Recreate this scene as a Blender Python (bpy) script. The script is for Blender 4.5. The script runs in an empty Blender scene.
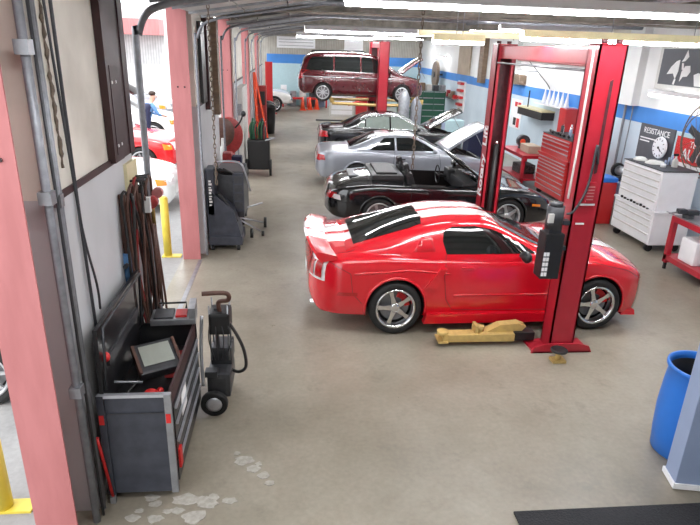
import bpy, bmesh, math, random
from mathutils import Vector, Matrix
from mathutils.bvhtree import BVHTree
random.seed(7)
PI = math.pi
C = bpy.context.scene.collection

# ------------------------------------------------------------------ materials
def newmat(name):
    m = bpy.data.materials.new(name); m.use_nodes = True
    return m, m.node_tree, m.node_tree.nodes['Principled BSDF']
def mat(name, col, rough=.5, metal=0, spec=.5, coat=0, noise=0, nscale=8, bump=0, col2=None, nmin=.35, nmax=.65, stretch=None, trans=0):
    m, nt, b = newmat(name)
    b.inputs['Base Color'].default_value = (*col, 1)
    b.inputs['Roughness'].default_value = rough; b.inputs['Metallic'].default_value = metal
    b.inputs['Specular IOR Level'].default_value = spec; b.inputs['Coat Weight'].default_value = coat
    b.inputs['Coat Roughness'].default_value = .04
    b.inputs['Transmission Weight'].default_value = trans
    tc = nt.nodes.new('ShaderNodeTexCoord'); n = nt.nodes.new('ShaderNodeTexNoise')
    n.inputs['Scale'].default_value = nscale; n.inputs['Detail'].default_value = 6
    src = tc.outputs['Object']
    if stretch:
        mp = nt.nodes.new('ShaderNodeMapping'); mp.inputs['Scale'].default_value = stretch
        nt.links.new(src, mp.inputs[0]); src = mp.outputs[0]
    nt.links.new(src, n.inputs['Vector'])
    if col2 is None:
        k = 1 - noise; col2 = tuple(c * k for c in col)
    if noise or col2 != col:
        r = nt.nodes.new('ShaderNodeValToRGB')
        r.color_ramp.elements[0].position = nmin; r.color_ramp.elements[1].position = nmax
        r.color_ramp.elements[0].color = (*col2, 1); r.color_ramp.elements[1].color = (*col, 1)
        nt.links.new(n.outputs['Fac'], r.inputs[0]); nt.links.new(r.outputs[0], b.inputs['Base Color'])
    if bump:
        bp = nt.nodes.new('ShaderNodeBump'); bp.inputs['Strength'].default_value = bump; bp.inputs['Distance'].default_value = .02
        nt.links.new(n.outputs['Fac'], bp.inputs['Height']); nt.links.new(bp.outputs[0], b.inputs['Normal'])
    return m
def emis(name, col, s):
    m, nt, b = newmat(name)
    b.inputs['Base Color'].default_value = (*col, 1)
    b.inputs['Emission Color'].default_value = (*col, 1); b.inputs['Emission Strength'].default_value = s
    return m
M = {}
M['red_paint'] = mat('red_paint', (.64, .006, .018), .2, coat=1, noise=.04)
M['white_stripe'] = mat('white_stripe', (.85, .82, .82), .25, coat=1, noise=.03)
M['black_paint'] = mat('black_paint', (.006, .006, .008), .16, coat=1, noise=.1)
M['silver_paint'] = mat('silver_paint', (.36, .38, .43), .3, metal=.45, coat=1, noise=.04)
M['maroon_paint'] = mat('maroon_paint', (.075, .005, .009), .22, coat=1, noise=.05)
M['white_paint'] = mat('white_paint', (.75, .75, .73), .25, coat=1, noise=.03)
M['outred_paint'] = mat('bright_red_paint', (.6, .015, .02), .25, coat=1, noise=.03)
M['glass'] = mat('dark_tinted_glass', (.008, .01, .01), .04, spec=.8, noise=.1)
M['glass_lt'] = mat('painted_bright_glass', (.28, .33, .30), .05, spec=1, noise=.1)  # reflections and the bright view through are put into the pale base colour
M['clear'] = mat('clear_windscreen', (.75, .85, .82), .02, trans=.95, noise=.02)
M['tyre'] = mat('tyre_rubber', (.012, .012, .012), .75, noise=.3, nscale=30, bump=.1)
M['chrome'] = mat('chrome', (.75, .76, .78), .13, metal=1, noise=.05)
M['alloy'] = mat('silver_alloy', (.6, .61, .63), .3, metal=.8, noise=.05)
M['disc'] = mat('brake_disc_steel', (.25, .25, .26), .4, metal=.8, noise=.2)
M['caliper'] = mat('red_caliper', (.55, .01, .01), .4, noise=.05)
M['seam'] = mat('panel_gap', (.01, .006, .006), .8, noise=.1)
M['tail'] = mat('red_lens', (.45, .005, .01), .12, coat=1, noise=.15, nscale=30)
M['tail_w'] = mat('clear_lens', (.75, .7, .7), .1, coat=1, noise=.1, nscale=30)
M['amber'] = mat('amber_lens', (.85, .25, .02), .15, coat=1, noise=.1)
M['blackpl'] = mat('black_plastic', (.012, .012, .013), .5, noise=.2, nscale=20)
M['leather'] = mat('dark_leather', (.02, .02, .022), .55, noise=.2, nscale=20, bump=.1)
M['engine'] = mat('grimy_engine_metal', (.12, .12, .12), .5, metal=.5, col2=(.03, .028, .025), nscale=25, bump=.4)
M['lift_red'] = mat('lift_red_enamel', (.42, .014, .03), .38, noise=.1, nscale=5, coat=.3)
M['lift_dark'] = mat('dark_red_steel', (.09, .018, .025), .5, noise=.4, nscale=12)  # darker red for channel linings, slot, bolt caps and near carriage
M['pink'] = mat('faded_pink_red_steel', (.52, .19, .19), .55, col2=(.45, .155, .155), nscale=3, stretch=(3, 3, .6))
M['yellow'] = mat('yellow_paint', (.80, .64, .08), .45, noise=.15, nscale=6)
M['arm_yellow'] = mat('worn_yellow_steel', (.60, .42, .14), .5, col2=(.50, .34, .12), nscale=14)
M['steel'] = mat('grey_steel', (.32, .33, .35), .4, metal=.6, noise=.2, nscale=12)
M['dsteel'] = mat('dark_steel', (.07, .072, .08), .45, metal=.5, noise=.25, nscale=12)
M['galv'] = mat('galvanised_steel', (.30, .31, .34), .45, metal=.4, noise=.25, nscale=18)
M['rust'] = mat('rusty_chain_steel', (.22, .17, .13), .6, metal=.4, noise=.4, nscale=30)
M['brown'] = mat('dark_maroon_steel', (.045, .015, .016), .5, noise=.3, nscale=6)
M['wain'] = mat('grey_painted_panel', (.60, .61, .63), .5, col2=(.53, .54, .555), nscale=2.2, stretch=(1, 1, .6))
M['cream'] = mat('stained_cream_panel', (.80, .76, .68), .65, col2=(.60, .56, .49), nscale=1.7, nmin=.3, nmax=.6)
M['chest_grey'] = mat('blue_grey_steel_panel', (.062, .068, .088), .42, metal=.3, col2=(.042, .046, .062), nscale=7)
M['chest_black'] = mat('black_enamel_steel', (.014, .014, .016), .35, noise=.3, nscale=10, coat=.3)
M['chest_edge'] = mat('brushed_aluminium', (.55, .57, .62), .3, metal=.7, noise=.15, nscale=20)
M['screen'] = mat('grey_lcd_screen', (.35, .37, .33), .15, noise=.1)
M['hosebr'] = mat('brown_rubber_hose', (.12, .055, .04), .5, noise=.3, nscale=20)
M['hosebk'] = mat('black_rubber_hose', (.02, .018, .018), .5, noise=.3, nscale=20)
M['hosered'] = mat('red_rubber_hose', (.35, .03, .03), .5, noise=.3, nscale=20)
M['hosegn'] = mat('green_rubber_hose', (.03, .15, .06), .5, noise=.3, nscale=20)
M['blue'] = mat('blue_plastic', (.02, .165, .60), .38, noise=.12, nscale=3)
M['paleblue'] = mat('pale_blue_enamel', (.27, .34, .50), .45, noise=.05, nscale=4)
M['white'] = mat('white_enamel', (.86, .86, .88), .35, noise=.05, nscale=6, coat=.3)
M['offwhite'] = mat('off_white_plastic', (.62, .61, .58), .5, noise=.12, nscale=9)
M['boxred'] = mat('red_tool_enamel', (.55, .018, .02), .3, noise=.06, nscale=6, coat=.5)
M['green'] = mat('dark_green_enamel', (.02, .12, .07), .4, noise=.15)
M['orange'] = mat('orange_red_fibreglass', (.85, .09, .03), .45, noise=.1)
M['mat'] = mat('black_rubber_mat', (.015, .016, .02), .75, noise=.4, nscale=60, bump=.5)
M['brass'] = mat('brass', (.5, .35, .12), .35, metal=.9, noise=.2)
M['wood'] = mat('brown_board', (.22, .15, .10), .6, noise=.3, nscale=4, stretch=(1, 1, 5))
M['cloth_w'] = mat('white_cloth', (.75, .75, .72), .8, noise=.1, nscale=15, bump=.3)
M['skin'] = mat('skin', (.55, .30, .22), .5, noise=.05)
M['navy'] = mat('navy_cloth', (.015, .02, .06), .8, noise=.15, nscale=20)
M['shirtblue'] = mat('light_blue_cloth', (.12, .28, .55), .8, noise=.15, nscale=20)
M['hair'] = mat('dark_brown_hair', (.04, .02, .012), .6, noise=.3, nscale=40)
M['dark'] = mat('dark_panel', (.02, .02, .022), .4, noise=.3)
M['tube'] = emis('fluorescent_tube', (.97, .98, 1), 42)
M['tube_dim'] = emis('small_fluorescent_tube', (.97, .98, 1), 11)
M['fixture'] = mat('cream_lamp_housing', (.75, .68, .42), .4, noise=.08)
M['black_print'] = mat('black_print', (.012, .012, .014), .6, noise=.15)
M['white_print'] = mat('white_print', (.85, .85, .85), .6, noise=.03)
M['red_print'] = mat('red_print', (.62, .02, .02), .5, noise=.05)
M['grey_print'] = mat('grey_print', (.09, .095, .11), .6, noise=.1)
M['beige'] = mat('beige_board', (.45, .37, .28), .7, noise=.15, nscale=3)
M['lowerblue'] = mat('pale_blue_lower_wall', (.58, .68, .76), .5, col2=(.50, .60, .68), nscale=1.2)
M['teal'] = mat('pale_teal_panel', (.45, .62, .66), .5, noise=.06)

# floor concrete
def concrete(name, a, b_, c, rough, patch=False):
    m, nt, bs = newmat(name); N = nt.nodes; L = nt.links
    tc = N.new('ShaderNodeTexCoord')
    n1 = N.new('ShaderNodeTexNoise'); n1.inputs['Scale'].default_value = .45; n1.inputs['Detail'].default_value = 8; n1.inputs['Roughness'].default_value = .62
    n2 = N.new('ShaderNodeTexNoise'); n2.inputs['Scale'].default_value = 2.6; n2.inputs['Detail'].default_value = 9; n2.inputs['Roughness'].default_value = .7
    n3 = N.new('ShaderNodeTexNoise'); n3.inputs['Scale'].default_value = 22; n3.inputs['Detail'].default_value = 5
    for n in (n1, n2, n3): L.new(tc.outputs['Object'], n.inputs['Vector'])
    r1 = N.new('ShaderNodeValToRGB'); r1.color_ramp.elements[0].position = .36; r1.color_ramp.elements[1].position = .64
    r1.color_ramp.elements[0].color = (*a, 1); r1.color_ramp.elements[1].color = (*b_, 1)
    L.new(n1.outputs['Fac'], r1.inputs[0])
    r2 = N.new('ShaderNodeValToRGB'); r2.color_ramp.elements[0].position = .56; r2.color_ramp.elements[1].position = .74
    r2.color_ramp.elements[0].color = (0, 0, 0, 1); r2.color_ramp.elements[1].color = (.7, .7, .7, 1)
    L.new(n2.outputs['Fac'], r2.inputs[0])
    mx = N.new('ShaderNodeMixRGB'); mx.inputs[2].default_value = (*c, 1)
    L.new(r2.outputs[0], mx.inputs[0]); L.new(r1.outputs[0], mx.inputs[1])
    mx2 = N.new('ShaderNodeMixRGB'); mx2.blend_type = 'MULTIPLY'; mx2.inputs[0].default_value = .35
    L.new(mx.outputs[0], mx2.inputs[1]); L.new(n3.outputs['Fac'], mx2.inputs[2])
    g = N.new('ShaderNodeBrightContrast'); g.inputs['Bright'].default_value = .03
    L.new(mx2.outputs[0], g.inputs[0]); L.new(g.outputs[0], bs.inputs['Base Color'])
    rr = N.new('ShaderNodeMapRange'); rr.inputs['To Min'].default_value = rough - .12; rr.inputs['To Max'].default_value = rough + .18
    L.new(n2.outputs['Fac'], rr.inputs[0]); L.new(rr.outputs[0], bs.inputs['Roughness'])
    bp = N.new('ShaderNodeBump'); bp.inputs['Strength'].default_value = .08; L.new(n3.outputs['Fac'], bp.inputs['Height']); L.new(bp.outputs[0], bs.inputs['Normal'])
    return m
M['floor'] = concrete('oil_stained_concrete', (.20, .17, .122), (.345, .305, .238), (.15, .132, .10), .30)
M['apron'] = concrete('sunlit_concrete', (.30, .29, .285), (.38, .37, .36), (.25, .24, .235), .8)
M['paintflake'] = mat('flaked_white_paint', (.41, .385, .34), .6, noise=.25, nscale=25)
def stripes(name, a, b_, scale, axis, rough=.6, w=.5):
    m, nt, bs = newmat(name); N = nt.nodes; L = nt.links
    tc = N.new('ShaderNodeTexCoord'); wv = N.new('ShaderNodeTexWave'); wv.bands_direction = axis
    wv.inputs['Scale'].default_value = scale; wv.inputs['Distortion'].default_value = .3
    L.new(tc.outputs['Object'], wv.inputs['Vector'])
    r = N.new('ShaderNodeValToRGB'); r.color_ramp.elements[0].color = (*a, 1); r.color_ramp.elements[1].color = (*b_, 1); r.color_ramp.elements[1].position = w
    L.new(wv.outputs['Fac'], r.inputs[0]); L.new(r.outputs[0], bs.inputs['Base Color'])
    n = N.new('ShaderNodeTexNoise'); n.inputs['Scale'].default_value = 3; mx = N.new('ShaderNodeMixRGB'); mx.blend_type = 'MULTIPLY'; mx.inputs[0].default_value = .45
    L.new(tc.outputs['Object'], n.inputs['Vector']); L.new(r.outputs[0], mx.inputs[1]); L.new(n.outputs['Fac'], mx.inputs[2])
    L.new(mx.outputs[0], bs.inputs['Base Color'])
    bp = N.new('ShaderNodeBump'); bp.inputs['Strength'].default_value = .4; L.new(wv.outputs['Fac'], bp.inputs['Height']); L.new(bp.outputs[0], bs.inputs['Normal'])
    bs.inputs['Roughness'].default_value = rough
    return m
M['ceil'] = stripes('foil_faced_ceiling', (.50, .48, .45), (.80, .78, .74), 1.3, 'Y', .45)
M['doorpanel'] = stripes('ribbed_white_door_panel', (.45, .45, .44), (.72, .72, .70), 2.2, 'Y', .4, .25)
M['siding'] = stripes('ribbed_beige_siding', (.42, .39, .33), (.58, .55, .49), 3.2, 'X', .6)
M['outsiding'] = stripes('white_corrugated_siding', (.62, .62, .62), (.85, .85, .85), 2.5, 'X', .6)
M['rightwall'] = mat('white_painted_block_wall', (.78, .78, .77), .55, col2=(.70, .71, .71), nscale=.8)
M['bluewall'] = mat('blue_painted_band', (.05, .24, .66), .5, noise=.12, nscale=2)
M['beam'] = mat('dusty_brown_beam', (.36, .32, .27), .6, noise=.45, nscale=5)

# ------------------------------------------------------------------ geometry helpers
class MB:
    def __init__(s): s.bm = bmesh.new(); s.ms = []; s.mi = 0
    def use(s, m):
        if m not in s.ms: s.ms.append(m)
        s.mi = s.ms.index(m); return s
    def _f(s, faces, smooth=False):
        for f in faces: f.material_index = s.mi; f.smooth = smooth
    def box(s, a, b, mx=None, bev=0):
        x0, y0, z0 = a; x1, y1, z1 = b
        vs = [s.bm.verts.new(p) for p in ((x0,y0,z0),(x1,y0,z0),(x1,y1,z0),(x0,y1,z0),(x0,y0,z1),(x1,y0,z1),(x1,y1,z1),(x0,y1,z1))]
        fs = [s.bm.faces.new([vs[i] for i in q]) for q in ((0,3,2,1),(4,5,6,7),(0,1,5,4),(1,2,6,5),(2,3,7,6),(3,0,4,7))]
        s._f(fs)
        if mx is not None:
            for v in vs: v.co = mx @ v.co
        if bev:
            es = list({e for f in fs for e in f.edges})
            r = bmesh.ops.bevel(s.bm, geom=es, offset=bev, segments=2, affect='EDGES', profile=.7)
            s._f(r['faces'])
        return s
    def cyl(s, a, b, r, r2=None, n=16, caps=True, smooth=True):
        return s.tube([a, b], [r, r if r2 is None else r2], n, caps, smooth)
    def tube(s, pts, r, n=8, caps=True, smooth=True, closed=False):
        pts = [Vector(p) for p in pts]
        if not isinstance(r, (list, tuple)): r = [r] * len(pts)
        rings = []; up = None; L = len(pts)
        for i, p in enumerate(pts):
            if closed: t = (pts[(i+1) % L] - pts[i-1])
            else: t = (pts[min(i+1, L-1)] - pts[max(i-1, 0)])
            t.normalize()
            if up is None:
                up = Vector((0,0,1)) if abs(t.z) < .9 else Vector((1,0,0))
            u = (up - t * up.dot(t)).normalized(); w = t.cross(u); up = u
            rings.append([s.bm.verts.new(p + (u*math.cos(2*PI*k/n) + w*math.sin(2*PI*k/n)) * r[i]) for k in range(n)])
        fs = []
        for i in range(L if closed else L-1):
            a_, b_ = rings[i], rings[(i+1) % L]
            for k in range(n): fs.append(s.bm.faces.new((a_[k], a_[(k+1)%n], b_[(k+1)%n], b_[k])))
        s._f(fs, smooth)
        if caps and not closed:
            s._f([s.bm.faces.new(rings[0][::-1]), s.bm.faces.new(rings[-1])])
        return s
    def lathe(s, prof, mx=Matrix(), n=32, smooth=True, cap0=True, cap1=True):
        # prof: (radius, height) along local z
        rings = []
        for r, h in prof:
            rings.append([s.bm.verts.new(mx @ Vector((r*math.cos(2*PI*k/n), r*math.sin(2*PI*k/n), h))) for k in range(n)])
        fs = []
        for a_, b_ in zip(rings, rings[1:]):
            for k in range(n): fs.append(s.bm.faces.new((a_[k], a_[(k+1)%n], b_[(k+1)%n], b_[k])))
        s._f(fs, smooth)
        if cap0: s._f([s.bm.faces.new(rings[0][::-1])])
        if cap1: s._f([s.bm.faces.new(rings[-1])])
        return s
    def prism(s, poly, h0, h1, axis='y', mx=None, smooth=False):
        # poly: 2D points; extruded along axis
        def P(u, v, h): return Vector({'y': (u, h, v), 'x': (h, u, v), 'z': (u, v, h)}[axis])
        a_ = [s.bm.verts.new(P(u, v, h0)) for u, v in poly]; b_ = [s.bm.verts.new(P(u, v, h1)) for u, v in poly]
        fs = [s.bm.faces.new(a_), s.bm.faces.new(b_[::-1])]
        n = len(poly)
        sd = [s.bm.faces.new((a_[(k+1)%n], a_[k], b_[k], b_[(k+1)%n])) for k in range(n)]
        s._f(fs); s._f(sd, smooth)
        if mx is not None:
            for v in a_ + b_: v.co = mx @ v.co
        return s
    def ball(s, c, r, sc=(1,1,1), seg=16):
        rr = bmesh.ops.create_uvsphere(s.bm, u_segments=seg, v_segments=seg//2, radius=r)
        fs = set()
        for v in rr['verts']:
            v.co = Vector((v.co.x*sc[0], v.co.y*sc[1], v.co.z*sc[2])) + Vector(c)
            fs.update(v.link_faces)
        s._f(fs, True); return s
    def mesh(s, name, m=None):
        bmesh.ops.recalc_face_normals(s.bm, faces=s.bm.faces[:])
        me = bpy.data.meshes.new(name); s.bm.to_mesh(me); s.bm.free()
        for x in (s.ms or [m]): me.materials.append(x if not isinstance(x, str) else M[x])
        return me
    def build(s, name, m=None, parent=None, loc=None, rot=None, label=None):
        o = bpy.data.objects.new(name, s.mesh(name, m)); C.objects.link(o)
        if parent: o.parent = parent
        if loc: o.location = loc
        if rot: o.rotation_euler = rot
        if label: o['label'] = label
        return o
def thing(name, label, cat, loc=(0,0,0), rz=0, group=None):
    o = bpy.data.objects.new(name, None); C.objects.link(o); o.location = loc; o.rotation_euler = (0,0,rz); o.empty_display_size = .1
    return tag(o, label, cat, group)
def tag(o, label, cat, group=None, kind=None):
    o['label'] = label; o['category'] = cat
    if group: o['group'] = group
    if kind: o['kind'] = kind
    return o
def struct(o): o['kind'] = 'structure'; return o
def copy_tree(o, parent=None):
    c = o.copy(); C.objects.link(c); c.parent = parent
    for ch in list(o.children): copy_tree(ch, c)
    return c
def T(x=0, y=0, z=0, rx=0, ry=0, rz=0):
    return Matrix.Translation((x,y,z)) @ Matrix.Rotation(rz,4,'Z') @ Matrix.Rotation(ry,4,'Y') @ Matrix.Rotation(rx,4,'X')
def text(body, size, name, m, parent=None, mx=Matrix(), depth=.002, align='CENTER', label=None, extra=0):
    cu = bpy.data.curves.new(name, 'FONT'); cu.body = body; cu.size = size; cu.extrude = depth; cu.align_x = align; cu.align_y = 'CENTER'; cu.offset = extra
    o = bpy.data.objects.new(name, cu); C.objects.link(o)
    dg = bpy.context.evaluated_depsgraph_get(); me = bpy.data.meshes.new_from_object(o.evaluated_get(dg))
    C.objects.unlink(o); bpy.data.objects.remove(o)
    me.name = name; me.transform(mx); me.materials.clear(); me.materials.append(M[m])
    o = bpy.data.objects.new(name, me); C.objects.link(o); o.parent = parent
    if label: o['label'] = label
    return o
def catenary(a, b, sag, n=16):
    a, b = Vector(a), Vector(b); out = []
    for i in range(n+1):
        t = i/n; p = a.lerp(b, t); p.z -= sag*4*t*(1-t); out.append(p)
    return out
def smooth_path(pts, n=8):
    pts = [Vector(p) for p in pts]; out = []
    for i in range(len(pts)-1):
        p0 = pts[max(i-1,0)]; p1 = pts[i]; p2 = pts[i+1]; p3 = pts[min(i+2,len(pts)-1)]
        for k in range(n):
            t = k/n
            out.append(.5*((2*p1)+(p2-p0)*t+(2*p0-5*p1+4*p2-p3)*t*t+(3*p1-p0-3*p2+p3)*t**3))
    out.append(pts[-1]); return out
def pchip(keys):
    xs = [k[0] for k in keys]; ys = [k[1] for k in keys]; n = len(xs)
    if n == 2: return lambda x: ys[0] + (ys[1]-ys[0])*min(1, max(0, (x-xs[0])/(xs[1]-xs[0])))
    d = [(ys[i+1]-ys[i])/(xs[i+1]-xs[i]) for i in range(n-1)]; m = [d[0]]
    for i in range(1, n-1):
        m.append(0 if d[i-1]*d[i] <= 0 else 2*d[i-1]*d[i]/(d[i-1]+d[i]))
    m.append(d[-1])
    def f(x):
        if x <= xs[0]: return ys[0]
        if x >= xs[-1]: return ys[-1]
        i = max(j for j in range(n-1) if xs[j] <= x); h = xs[i+1]-xs[i]; t = (x-xs[i])/h
        return (2*t**3-3*t*t+1)*ys[i] + (t**3-2*t*t+t)*h*m[i] + (-2*t**3+3*t*t)*ys[i+1] + (t**3-t*t)*h*m[i+1]
    return f
def crom(pts, n):
    out = []
    for i in range(len(pts)-1):
        p0 = pts[max(i-1,0)]; p1 = pts[i]; p2 = pts[i+1]; p3 = pts[min(i+2,len(pts)-1)]
        for k in range(n):
            t = k/n
            out.append(tuple(.5*((2*p1[j])+(p2[j]-p0[j])*t+(2*p0[j]-5*p1[j]+4*p2[j]-p3[j])*t*t+(3*p1[j]-p0[j]-3*p2[j]+p3[j])*t**3) for j in range(2)))
    out.append(pts[-1]); return out

# ------------------------------------------------------------------ cars
def loft(sections, xs):
    """closed shell from half-sections (list of (y,z) from bottom centre to top centre), mirrored"""
    bm = bmesh.new(); rings = []
    for x, sec in zip(xs, sections):
        full = [(y, z) for y, z in sec] + [(-y, z) for y, z in sec[-2:0:-1]]
        rings.append([bm.verts.new((x, y, z)) for y, z in full])
    n = len(rings[0])
    for a, b in zip(rings, rings[1:]):
        for k in range(n):
            bm.faces.new((a[k], a[(k+1)%n], b[(k+1)%n], b[k]))
    bm.faces.new(rings[0][::-1]); bm.faces.new(rings[-1])
    bmesh.ops.recalc_face_normals(bm, faces=bm.faces[:])
    for f in bm.faces: f.smooth = True
    return bm
def dense(x0, x1, n, edge=.16, ne=9):
    xs = [x0 + edge*(1-math.cos(PI/2*i/ne)) for i in range(ne)]
    m = n; a, b = x0+edge, x1-edge
    xs += [a + (b-a)*i/m for i in range(m+1)]
    xs += [x1 - edge*(1-math.cos(PI/2*(ne-1-i)/ne)) for i in range(ne)]
    return xs
class Body:
    def __init__(s, sp):
        s.sp = sp; W, T_, S, B = (pchip(sp[k]) for k in ('w', 'top', 'sh', 'bot'))
        x0, x1 = sp['w'][0][0], sp['w'][-1][0]
        xs = dense(x0, x1, 74); secs = []
        er = sp.get('er', .12)
        for x in xs:
            d = min(x-x0, x1-x); k = math.sqrt(max(0, 1-(1-min(1, d/er))**2)) if d < er else 1
            w, t, sh, b = W(x), T_(x), S(x), B(x)
            zc = (b*.55+t*.45); w *= (.90+.10*k)
            q = .55 + .45*k
            t = zc+(t-zc)*q; sh = zc+(sh-zc)*q; b = zc+(b-zc)*q
            zm = b + (sh-b)*.55
            tum = sp.get('tum', 0)
            pts = [(0, b), (w*.7, b), (w*.93, b+.02*q), (w*.98, b+.10*q), (w*.998, b+(zm-b)*.6), (w, zm), (w*.99, zm+(sh-zm)*.5), (w*.965, sh-.05*q), (w*.92, sh-.012*q), (w*.84, sh+.004), (w*.6, sh+(t-sh)*.55), (w*.3, sh+(t-sh)*.9), (0, t)]
            secs.append(crom(pts, 3))
        s.S = S; s.W = W; s.Tp = T_
        s.low = loft(secs, xs)
        s.gh = None
        if 'roof' in sp:
            Z = pchip(sp['roof']); WB = pchip(sp['wb']); tu = sp['tumble']; xs2 = dense(sp['roof'][0][0], sp['roof'][-1][0], 56, .05, 3); secs = []
            for x in xs2:
                z = Z(x); zb = S(x)-.03; h = max(.01, z-zb); wb = WB(x); k = min(1, h/.22); wb2 = wb - tu*h
                lo = zb-.10
                pts = [(0, lo), (wb*.9, lo), (wb, zb), (wb-tu*h*.45, zb+h*.45), (wb2+.035*k*tu*2, z-.10*k), (wb2-.035*k, z-.035*k), (wb2-.12*k, z-.012*k), (wb2*.5, z+.008*k), (0, z+.014*k)]
                secs.append(crom(pts, 3))
            s.gh = loft(secs, xs2)
    def cut(s, cutters):
        """boolean difference on the lower shell"""
        me = bpy.data.meshes.new('tmp'); s.low.to_mesh(me); o = bpy.data.objects.new('tmp', me); C.objects.link(o)
        me.materials.append(s.paint); me.materials.append(M['seam'])
        cm = cutters.mesh('cut', 'seam'); co = bpy.data.objects.new('cut', cm); C.objects.link(co)
        md = o.modifiers.new('b', 'BOOLEAN'); md.operation = 'DIFFERENCE'; md.object = co; md.solver = 'EXACT'; md.material_mode = 'TRANSFER'; md.use_self = True
        dg = bpy.context.evaluated_depsgraph_get(); me2 = bpy.data.meshes.new_from_object(o.evaluated_get(dg))
        s.low.free(); s.low = bmesh.new(); s.low.from_mesh(me2)
        s.mats = [m for m in me2.materials]
        for x in (o, co): C.objects.unlink(x); bpy.data.objects.remove(x)
    def finish(s, name, parent):
        s.bvh = BVHTree.FromBMesh(s.low); s.bvg = BVHTree.FromBMesh(s.gh) if s.gh else None
        bm = s.low
        if s.gh:
            me = bpy.data.meshes.new('g'); s.gh.to_mesh(me)
            bm.from_mesh(me)
        me = bpy.data.meshes.new(name); bm.to_mesh(me)
        for m in getattr(s, 'mats', [s.paint]): me.materials.append(m)
        me.set_sharp_from_angle(angle=math.radians(38))
        o = bpy.data.objects.new(name, me); C.objects.link(o); o.parent = parent
        return o
    def hit(s, o, d):
        best = None
        for b in (s.bvh, s.bvg):
            if b is None: continue
            h = b.ray_cast(Vector(o), Vector(d))
            if h[0] is not None and (best is None or h[3] < best[2]): best = (h[0], h[1], h[3])
        return best
    VW = {'r': (lambda u, v: (u, -4, v), (0,1,0)), 'l': (lambda u, v: (u, 4, v), (0,-1,0)), 't': (lambda u, v: (u, v, 4), (0,0,-1)),
          'b': (lambda u, v: (-6, u, v), (1,0,0)), 'f': (lambda u, v: (6, u, v), (-1,0,0))}
    def project(s, u, v, view, off):
        of, d = s.VW[view]; h = s.hit(of(u, v), d)
        if h is None: return None
        n = h[1].normalized()
        if n.dot(Vector(d)) > 0: n = -n
        return h[0] + n*off
    def patch(s, name, poly, view, m, parent, off=.004, step=.06, solid=0, label=None):
        bm = bmesh.new(); f = bm.faces.new([bm.verts.new((u, v, 0)) for u, v in poly])
        us = [p[0] for p in poly]; vs = [p[1] for p in poly]
        for ax, lo, hi in ((0, min(us), max(us)), (1, min(vs), max(vs))):
            k = lo + step
            while k < hi:
                no = Vector((1,0,0)) if ax == 0 else Vector((0,1,0))
                bmesh.ops.bisect_plane(bm, geom=bm.verts[:]+bm.edges[:]+bm.faces[:], plane_co=no*k, plane_no=no)
                k += step
        dead = []
        for v in bm.verts:
            p = s.project(v.co.x, v.co.y, view, off)
            if p is None: dead.append(v)
            else: v.co = p
        bmesh.ops.delete(bm, geom=dead, context='VERTS')
        if solid:
            bmesh.ops.recalc_face_normals(bm, faces=bm.faces[:])
            bmesh.ops.solidify(bm, geom=bm.faces[:], thickness=solid)
        for f in bm.faces: f.smooth = True
        me = bpy.data.meshes.new(name); bm.to_mesh(me); bm.free(); me.materials.append(M[m] if isinstance(m, str) else m)
        o = bpy.data.objects.new(name, me); C.objects.link(o); o.parent = parent
        if label: o['label'] = label
        return o
    def seam(s, mb, path, view, r=.004, off=.0, n=10):
        if not isinstance(mb, MB): mb[0].append((path, view, r)); return
        pts = []
        for a, b in zip(path, path[1:]):
            for k in range(n): pts.append((a[0]+(b[0]-a[0])*k/n, a[1]+(b[1]-a[1])*k/n))
        pts.append(path[-1]); run = []
        for u, v in pts:
            p = s.project(u, v, view, off)
            if p is not None: run.append(p)
        if len(run) > 2: mb.tube(run, r, 5)
def wheel(R, w, rimR, spokes, style, m_rim='chrome', caliper=False, side=-1):
    """wheel mesh whose outside faces local -y; returns (tyre mesh, rim mesh)"""
    mx = Matrix.Rotation(PI/2, 4, 'X')   # z -> -y
    t = MB(); h = w/2
    t.lathe([(rimR, -h*.85), (rimR+.03, -h*.98), (R-.04, -h), (R-.012, -h*.85), (R, -h*.6), (R, h*.6), (R-.012, h*.85), (R-.04, h), (rimR+.03, h*.98), (rimR, h*.85), (rimR-.01, h*.5), (rimR-.01, -h*.5)], mx, 40, cap0=False, cap1=False)
    t.lathe([(rimR*.98, -h*.3), (rimR*.98, -h*.28)], mx, 30)
    tm = t.mesh('wheel', 'tyre')
    r = MB(); r.use(m_rim)
    r.lathe([(rimR+.004, h*.86), (rimR+.012, h*.97), (rimR-.008, h*.95), (rimR-.022, h*.8), (rimR-.03, h*.1), (rimR-.03, -h*.5)], mx, 40, cap0=False, cap1=False)
    r.lathe([(.012, h*.72), (.045, h*.70), (.062, h*.62), (.075, h*.45), (.06, h*.1)], mx, 20)
    for k in range(spokes):
        a = 2*PI*k/spokes + .3
        if style == 'five':
            for sgn in (-1, 1):
                pass
            poly = [(-.036, .04), (.036, .04), (.022, rimR*.6), (.032, rimR-.012), (-.032, rimR-.012), (-.022, rimR*.6)]
            r.prism(poly, h*.30, h*.62, 'z', mx @ Matrix.Rotation(a, 4, 'Z'))
        elif style == 'thin':
            r.prism([(-.02, .04), (.02, .04), (.014, rimR-.015), (-.014, rimR-.015)], h*.35, h*.6, 'z', mx @ Matrix.Rotation(a, 4, 'Z'))
    r.use('disc'); r.lathe([(rimR*.78, -h*.1), (rimR*.78, h*.02)], mx, 28)
    if caliper:
        r.use('caliper')
        for k in range(7):
            a = math.radians(15 + k*9)
            r.box((-.035, -.03, h*.0), (.035, .03, h*.25), mx @ Matrix.Rotation(a, 4, 'Z') @ Matrix.Translation((rimR*.66, 0, 0)))
    rm = r.mesh('rim')
    return tm, rm
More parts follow.
